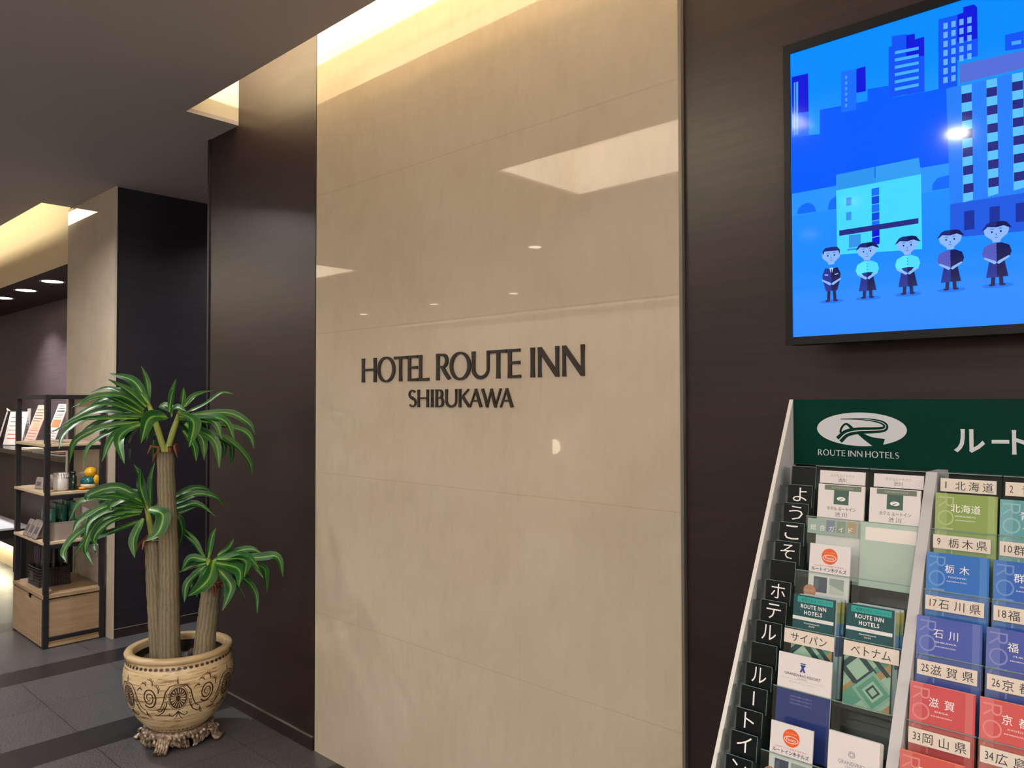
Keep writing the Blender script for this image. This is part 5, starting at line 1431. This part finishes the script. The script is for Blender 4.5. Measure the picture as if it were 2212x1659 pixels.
# ------------------------------------------------------------------ leaflets
def sheet(name, label, cat, k, x0, w, ztop, thick, draw, body, group, back=0.0):
    zb = LIP[k] - .118
    L = (ztop - zb) / math.cos(LA)
    m = MB()
    m.box((0, 0, 0), (w, thick, L), body)
    draw(m, w, L)
    o = m.build(name, loc=(RX + x0, front_y(LIP[k]) + .0055 + back - LEAN * .118, zb))
    o.rotation_euler = (-LA, 0, 0)
    return tag(o, label, cat, group)
def tint(c, f):
    c = [int(c[i:i + 2], 16) for i in (0, 2, 4)]
    return ''.join('%02x' % int(v + (255 - v) * f) for v in c)
def pref_leaflet(k, x0, w, ztop, col, kan, rom, label, title_u=.5, edge=None):
    body = pm('leaflet_' + col, col, .42)
    l1 = pm('leaflet_band_' + col, tint(col, .14), .42); l2 = pm('leaflet_tint_' + col, tint(col, .30), .42)
    def d(m, w, L):
        m.poly([(0, 0), (w * .2, 0), (w * .2, L), (0, L)], l1, None, n=.0003)
        m.poly([(w * .855, 0), (w * .97, 0), (w * .97, L), (w * .855, L)], l1, None, n=.0003)
        # large pale ROUTE running down the left edge
        zz = L - .006
        for ch, h in (('R', .021), ('O', .028), ('U', .023), ('T', .02), ('E', .02)):
            for P, W, closed in glyph(ch, h / .026, .12, .10):
                m.ribbon([(w * .05 + p[1] * .026, zz - p[0] * .026) for p in P], [min(q, .11) * .026 for q in W], l2, None, n=.0005, closed=closed)
            zz -= h + .004
        tu = title_u * w
        n = len(kan); sp = .0165 if n == 3 else .0235
        for i, ch in enumerate(kan):
            m.text(ch, .0165, tu + (i - (n - 1) / 2) * sp, L - .0265, WHITEINK, None, n=.0006)
        m.text(rom, .0055, tu, L - .0405, WHITEINK, None, n=.0006, fit=(.0042 * len(rom), .0028))
        m.text('INFORMATION', .004, tu, L - .048, WHITEINK, None, n=.0006, fit=(.031, .0022))
        if edge:
            m.box((-.0003, .0004, L), (w + .0003, .0042, L + .0006), pm('leaflet_edge_' + edge, edge, .5))
    return sheet('travel_leaflet', label, 'leaflet', k, x0, w, ztop, .0045, d, body, 'prefecture leaflets in the rack')
pref_leaflet(1, .3285, .1005, 1.327, '7d9447', '北海道', 'HOKKAIDO', 'olive green leaflet titled 北海道 below the strip numbered 1')
pref_leaflet(1, .4330, .1000, 1.3235, '4f8f98', '青森', 'AOMORI', 'teal leaflet below the strip numbered 2')
pref_leaflet(2, .3265, .0995, 1.2245, '1c62b4', '栃木', 'TOCHIGI', 'bright blue leaflet titled 栃木 below the strip numbered 9')
pref_leaflet(2, .4320, .1000, 1.2240, '1a56ad', '群馬', 'GUNMA', 'blue leaflet titled 群馬 below the strip numbered 10')
pref_leaflet(3, .3240, .1015, 1.1200, '3f50a0', '石川', 'ISHIKAWA', 'indigo leaflet titled 石川 below the strip numbered 17', .46)
pref_leaflet(3, .4315, .1000, 1.1200, '3d4d9c', '福井', 'FUKUI', 'indigo leaflet below the strip numbered 18', .5)
pref_leaflet(4, .3270, .0985, 1.0180, 'bf4b4f', '滋賀', 'SHIGA', 'red leaflet titled 滋賀 below the strip numbered 25', .5, 'd98a80')
pref_leaflet(4, .4320, .1000, 1.0180, 'c4504f', '京都', 'KYOTO', 'red leaflet titled 京都 below the strip numbered 26', .5, 'e0906a')
pref_leaflet(5, .3255, .0960, .9190, 'c0524c', '岡山', 'OKAYAMA', 'red leaflet with orange edge below the strip numbered 33', .5, 'e58a5c')

GREENINK = pm('dark_green_print', '33534a', .5)
def d_info(m, w, L):
    m.poly([(w * .14, L - .0115), (w * .93, L - .0115), (w * .93, L - .0015), (w * .14, L - .0015)], pm('olive_grey_print', '5f6b5c', .5), None, n=.0003)
    m.text('INFORMATION', .006, w * .53, L - .0065, pm('pale_sage_ink', 'a9b4a4', .5), None, n=.0005, fit=(w * .46, .0035))
    m.poly([(w * .35, L - .040), (w * .67, L - .040), (w * .67, L - .0115), (w * .35, L - .0115)], GREENINK, None, n=.0003)
    e = [(w * .51 + .0085 * math.cos(2 * math.pi * i / 24), L - .0285 + .0042 * math.sin(2 * math.pi * i / 24)) for i in range(24)]
    m.poly(e, WHITEINK, None, n=.0005)
    m.ribbon([(w * .51 - .005, L - .0265), (w * .51 + .004, L - .0275), (w * .51 - .004, L - .0315)], [.0006, .0016, .002], GREENINK, None, n=.0007)
    m.text('ホテル ルートイン', .009, w * .52, L - .0485, INK, None, n=.0005, fit=(w * .62, .0075))
    m.text('渋 川', .0105, w * .52, L - .0600, INK, None, n=.0005, fit=(w * .25, .0092))
sheet('hotel_leaflet', 'white INFORMATION leaflet with green emblem, second pocket from the left letter cards', 'leaflet', 1, .1085, .092, 1.3285, .005, d_info, PAPER2, 'white information leaflets')['label'] = 'white INFORMATION leaflet with green emblem nearest the kana cards'
sheet('hotel_leaflet', 'white INFORMATION leaflet with green emblem beside the grey divider', 'leaflet', 1, .2105, .092, 1.3280, .005, d_info, PAPER2, 'white information leaflets')
ORANGE = pm('orange_print', 'd9591f', .45)
def d_card(m, w, L):
    r = .0155; cx, cz = w * .5, L - .0225
    m.poly(oval(cx, cz, r, r * 1.0, 32), ORANGE, None, n=.0004)
    m.ribbon(oval(cx, cz - .003, .0128, .0058, 28), .0010, WHITEINK, None, n=.0006, closed=True)
    m.text('Ponta', .008, cx, cz - .003, WHITEINK, None, n=.0008, fit=(.0180, .0052))
    m.text('ポイントがたまる', .003, cx, cz + .0075, WHITEINK, None, n=.0006, fit=(.019, .0016))
    m.text('Pontaポイントが使える 貯まる', .004, cx, L - .0415, REDINK, None, n=.0005, fit=(w * .72, .003))
    m.text('ルートインホテルズ', .009, cx, L - .0485, INK, None, n=.0005, fit=(w * .86, .0078), bold=.015)
    m.poly([(w * .14, L - .094), (w * .47, L - .094), (w * .47, L - .064), (w * .14, L - .064)], pm('night_photo', '3e4557', .5), None, n=.0004)
    m.poly([(w * .17, L - .090), (w * .26, L - .090), (w * .26, L - .068), (w * .17, L - .070)], pm('night_photo_tower', '5a6072', .5), None, n=.0006)
    m.poly([(w * .53, L - .094), (w * .88, L - .094), (w * .88, L - .064), (w * .53, L - .064)], pm('room_photo', '9aa09c', .5), None, n=.0004)
    m.poly([(w * .53, L - .094), (w * .88, L - .094), (w * .88, L - .086), (w * .53, L - .076)], pm('room_photo_bed', 'c4c4bd', .5), None, n=.0006)
    m.poly(oval(w * .05, L - .094, .0125, .0125, 24), pm('salmon_seal', 'bf7a5c', .5), None, n=.0008)
    m.text('宿泊 特典', .006, w * .05, L - .094, pm('salmon_seal_ink', 'd9a488', .5), None, n=.001, fit=(.017, .006))
sheet('card_leaflet', 'white leaflet with orange disc and two photos, upper of two alike', 'leaflet', 2, .1125, .0790, 1.2140, .004, d_card, PAPER2, 'orange disc leaflets')['label'] = 'white leaflet with orange disc just above the サイパン guidebook'
sheet('card_leaflet', 'white leaflet with orange disc just below the dark blue and white resort leaflet', 'leaflet', 5, .1020, .0790, .9065, .004, d_card, PAPER2, 'orange disc leaflets')
TEALC = pm('guidebook_teal', '0f454c', .35)
STRIPE = pm('guidebook_white', 'd9dbd8', .4)
def d_guidebook(m, w, L):
    m.poly([(w * .1, L - .0135), (w * .97, L - .0135), (w * .97, L - .0025), (w * .1, L - .0025)], pm('turquoise_print', '1f9c92', .4), None, n=.0003)
    m.text('ご希望の方はフロントへ', .007, w * .53, L - .008, pm('dark_teal_ink', '12474a', .5), None, n=.0005, fit=(w * .80, .0066))
    for s, dz, ww in (('ROUTE INN', .0205, .62), ('HOTELS', .0320, .44)):
        m.text(s, .009, w * .5, L - dz, WHITEINK, None, n=.0005, fit=(w * ww, .0078), bold=.02, spacing=1.15)
    m.poly([(0, L - .047), (w, L - .047), (w, L - .0405), (0, L - .0405)], STRIPE, None, n=.0003)
    m.text('ルートインホテルズ', .003, w * .5, L - .0438, GREYINK, None, n=.0005, fit=(w * .5, .0022))
    m.text('Guidebook', .004, w * .48, L - .0515, WHITEINK, None, n=.0005, fit=(w * .38, .0030))
    m.text('2025', .004, w * .48, L - .0565, WHITEINK, None, n=.0005, fit=(w * .15, .0026))
    # geometric cover pattern
    z0, z1 = .0, L - .068
    bases = ['8fb5a2', '5d9a86', 'a9c2ae', '123a42', 'b88a5c']
    mats = [pm('pattern_' + c, c, .4) for c in bases]
    m.poly([(0, z0), (w, z0), (w, z1), (0, z1)], mats[2], None, n=.0003)
    def clip(pts):
        out = pts
        for ax, lim, sg in ((0, 0, 1), (0, w, -1), (1, z0, 1), (1, z1, -1)):
            res = []
            for i in range(len(out)):
                a, b = out[i], out[(i + 1) % len(out)]
                ina, inb = (a[ax] - lim) * sg >= 0, (b[ax] - lim) * sg >= 0
                if ina: res.append(a)
                if ina != inb:
                    q = (lim - a[ax]) / (b[ax] - a[ax])
                    res.append((a[0] + (b[0] - a[0]) * q, a[1] + (b[1] - a[1]) * q))
            out = res
            if len(out) < 3: return None
        return out
    lay = [.0004]
    def dia(cx, cz, a, b, mat, ang=0.0):
        lay[0] += .00002
        pts = []
        for u, v in ((-a, -b), (a, -b), (a, b), (-a, b)):
            an = math.radians(45 + ang)
            pts.append((cx + u * math.cos(an) - v * math.sin(an), cz + u * math.sin(an) + v * math.cos(an)))
        p = clip(pts)
        if p: m.poly(p, mat, None, n=lay[0])
    H = z1 - .024
    dia(w * .2, H - .010, .030, .012, mats[0]); dia(w * .9, H - .006, .028, .008, mats[1])
    dia(w * .86, H - .020, .030, .006, mats[4]); dia(w * .80, H - .012, .004, .040, mats[3])
    dia(w * .05, H - .062, .034, .005, mats[4]); dia(w * .95, H - .085, .03, .006, mats[4])
    dia(w * .30, H - .022, .024, .024, mats[3]); dia(w * .30, H - .022, .0145, .0145, mats[2])
    dia(w * .20, H - .072, .02, .014, mats[1]); dia(w * .92, H - .048, .02, .014, mats[2])
    dia(w * .64, H - .057, .026, .026, mats[0]); dia(w * .64, H - .057, .021, .021, mats[1])
    dia(w * .64, H - .057, .0135, .0135, mats[2]); dia(w * .64, H - .057, .0092, .0092, mats[3]); dia(w * .64, H - .057, .0058, .0058, mats[2])
for c, x0, w in (('A', .1005, .0790), ('B', .2025, .0820)):
    nm = {'A': 'サイパン', 'B': 'ベトナム'}[c]
    sheet('guidebook', 'teal ROUTE INN HOTELS guidebook behind the %s strip' % nm, 'booklet', 3, x0, w, 1.1195, .007, d_guidebook, TEALC, 'teal guidebooks')
    def d_map(m, w, L):
        for i, cc in enumerate(('8e8c52', '6f8458', '3f6f96', '2a5088', '234474')):
            a, b = L - .004 - i * .02, L - .024 - i * .02
            m.box((w - .0005, .0005, b), (w + .0004, .0065, a), pm('map_edge_' + cc, cc, .45))
            m.poly([(w - .005, b), (w, b), (w, a), (w - .005, a)], pm('map_edge_' + cc, cc, .45), None, n=.0003)
    for q in (1, 2):
        sheet('guidebook', '%s pale booklet with yellow and blue fore-edge behind the %s guidebook' % (('first', 'second')[q - 1], nm), 'booklet', 3, x0 + .003 + .005 * q, w, 1.1195, .007, d_map, pm('pale_blue_cover', '9fb0b4', .5), 'pale booklets behind the guidebooks', back=.0075 * q)
def d_resort(m, w, L):
    b = L - .064
    m.poly([(0, 0), (w, 0), (w, b), (0, b)], pm('resort_blue', '1f2f78', .4), None, n=.0003)
    NV = pm('navy_print', '2a3580', .5)
    cx = w * .47
    m.poly([(cx - .0055, L - .0165), (cx + .0055, L - .0165), (cx + .002, L - .022), (cx + .0055, L - .030), (cx + .002, L - .030), (cx, L - .026), (cx - .002, L - .030), (cx - .0055, L - .030), (cx - .002, L - .022)], NV, None, n=.0005)
    m.poly([(cx - .0055, L - .0135), (cx + .0055, L - .0135), (cx + .0045, L - .0155), (cx - .0045, L - .0155)], NV, None, n=.0005)
    m.text('GRANDVRIO RESORT', .006, cx, L - .0365, INK, None, n=.0005, fit=(w * .68, .0046))
    m.text('SAIPAN', .004, cx, L - .0425, GREYINK, None, n=.0005, fit=(w * .18, .0028))
    m.poly([(w * .04, L - .0455), (w * .88, L - .0455), (w * .88, L - .0452), (w * .04, L - .0452)], GREYINK, None, n=.0005)
    m.text('グランヴリオリゾートサイパン', .004, cx, L - .0505, GREYINK, None, n=.0005, fit=(w * .5, .0028))
    for i in range(3):
        m.text('ご宿泊のお客様へのご案内です', .004, w * .46, b - .012 - i * .0062, pm('pale_blue_ink', '9aa5d6', .5), None, n=.0005, fit=(w * .42, .0026))
sheet('resort_leaflet', 'white leaflet with navy emblem and dark blue lower half below the サイパン strip', 'leaflet', 4, .0930, .1010, 1.0185, .004, d_resort, PAPER2, None)
def d_grand(m, w, L):
    m.ribbon(oval(w * .47, L - .031, .0052, .0052, 24), .0010, GREYINK, None, n=.0005, closed=True)
    m.ribbon(oval(w * .47, L - .031, .0030, .0030, 18), .0012, GREYINK, None, n=.0005, closed=True)
    m.text('GRANDVRIO', .008, w * .47, L - .046, GREYINK, None, n=.0005, fit=(w * .52, .0064))
    m.text('SAIGON CITY', .004, w * .47, L - .0525, GREYINK, None, n=.0005, fit=(w * .24, .0028))
    m.text('グランヴリオ', .004, w * .47, L - .058, GREYINK, None, n=.0005, fit=(w * .3, .0026))
    for q in range(3):
        m.box((.0006 * q, .004 + .0035 * q, 0), (w + .0008 * q, .0068 + .0035 * q, L - .0015 * q), PAPER)
sheet('resort_leaflet', 'thick white GRANDVRIO leaflet with grey ring emblem beside the orange disc leaflet', 'leaflet', 5, .2080, .0860, .9175, .0038, d_grand, PAPER2, None)
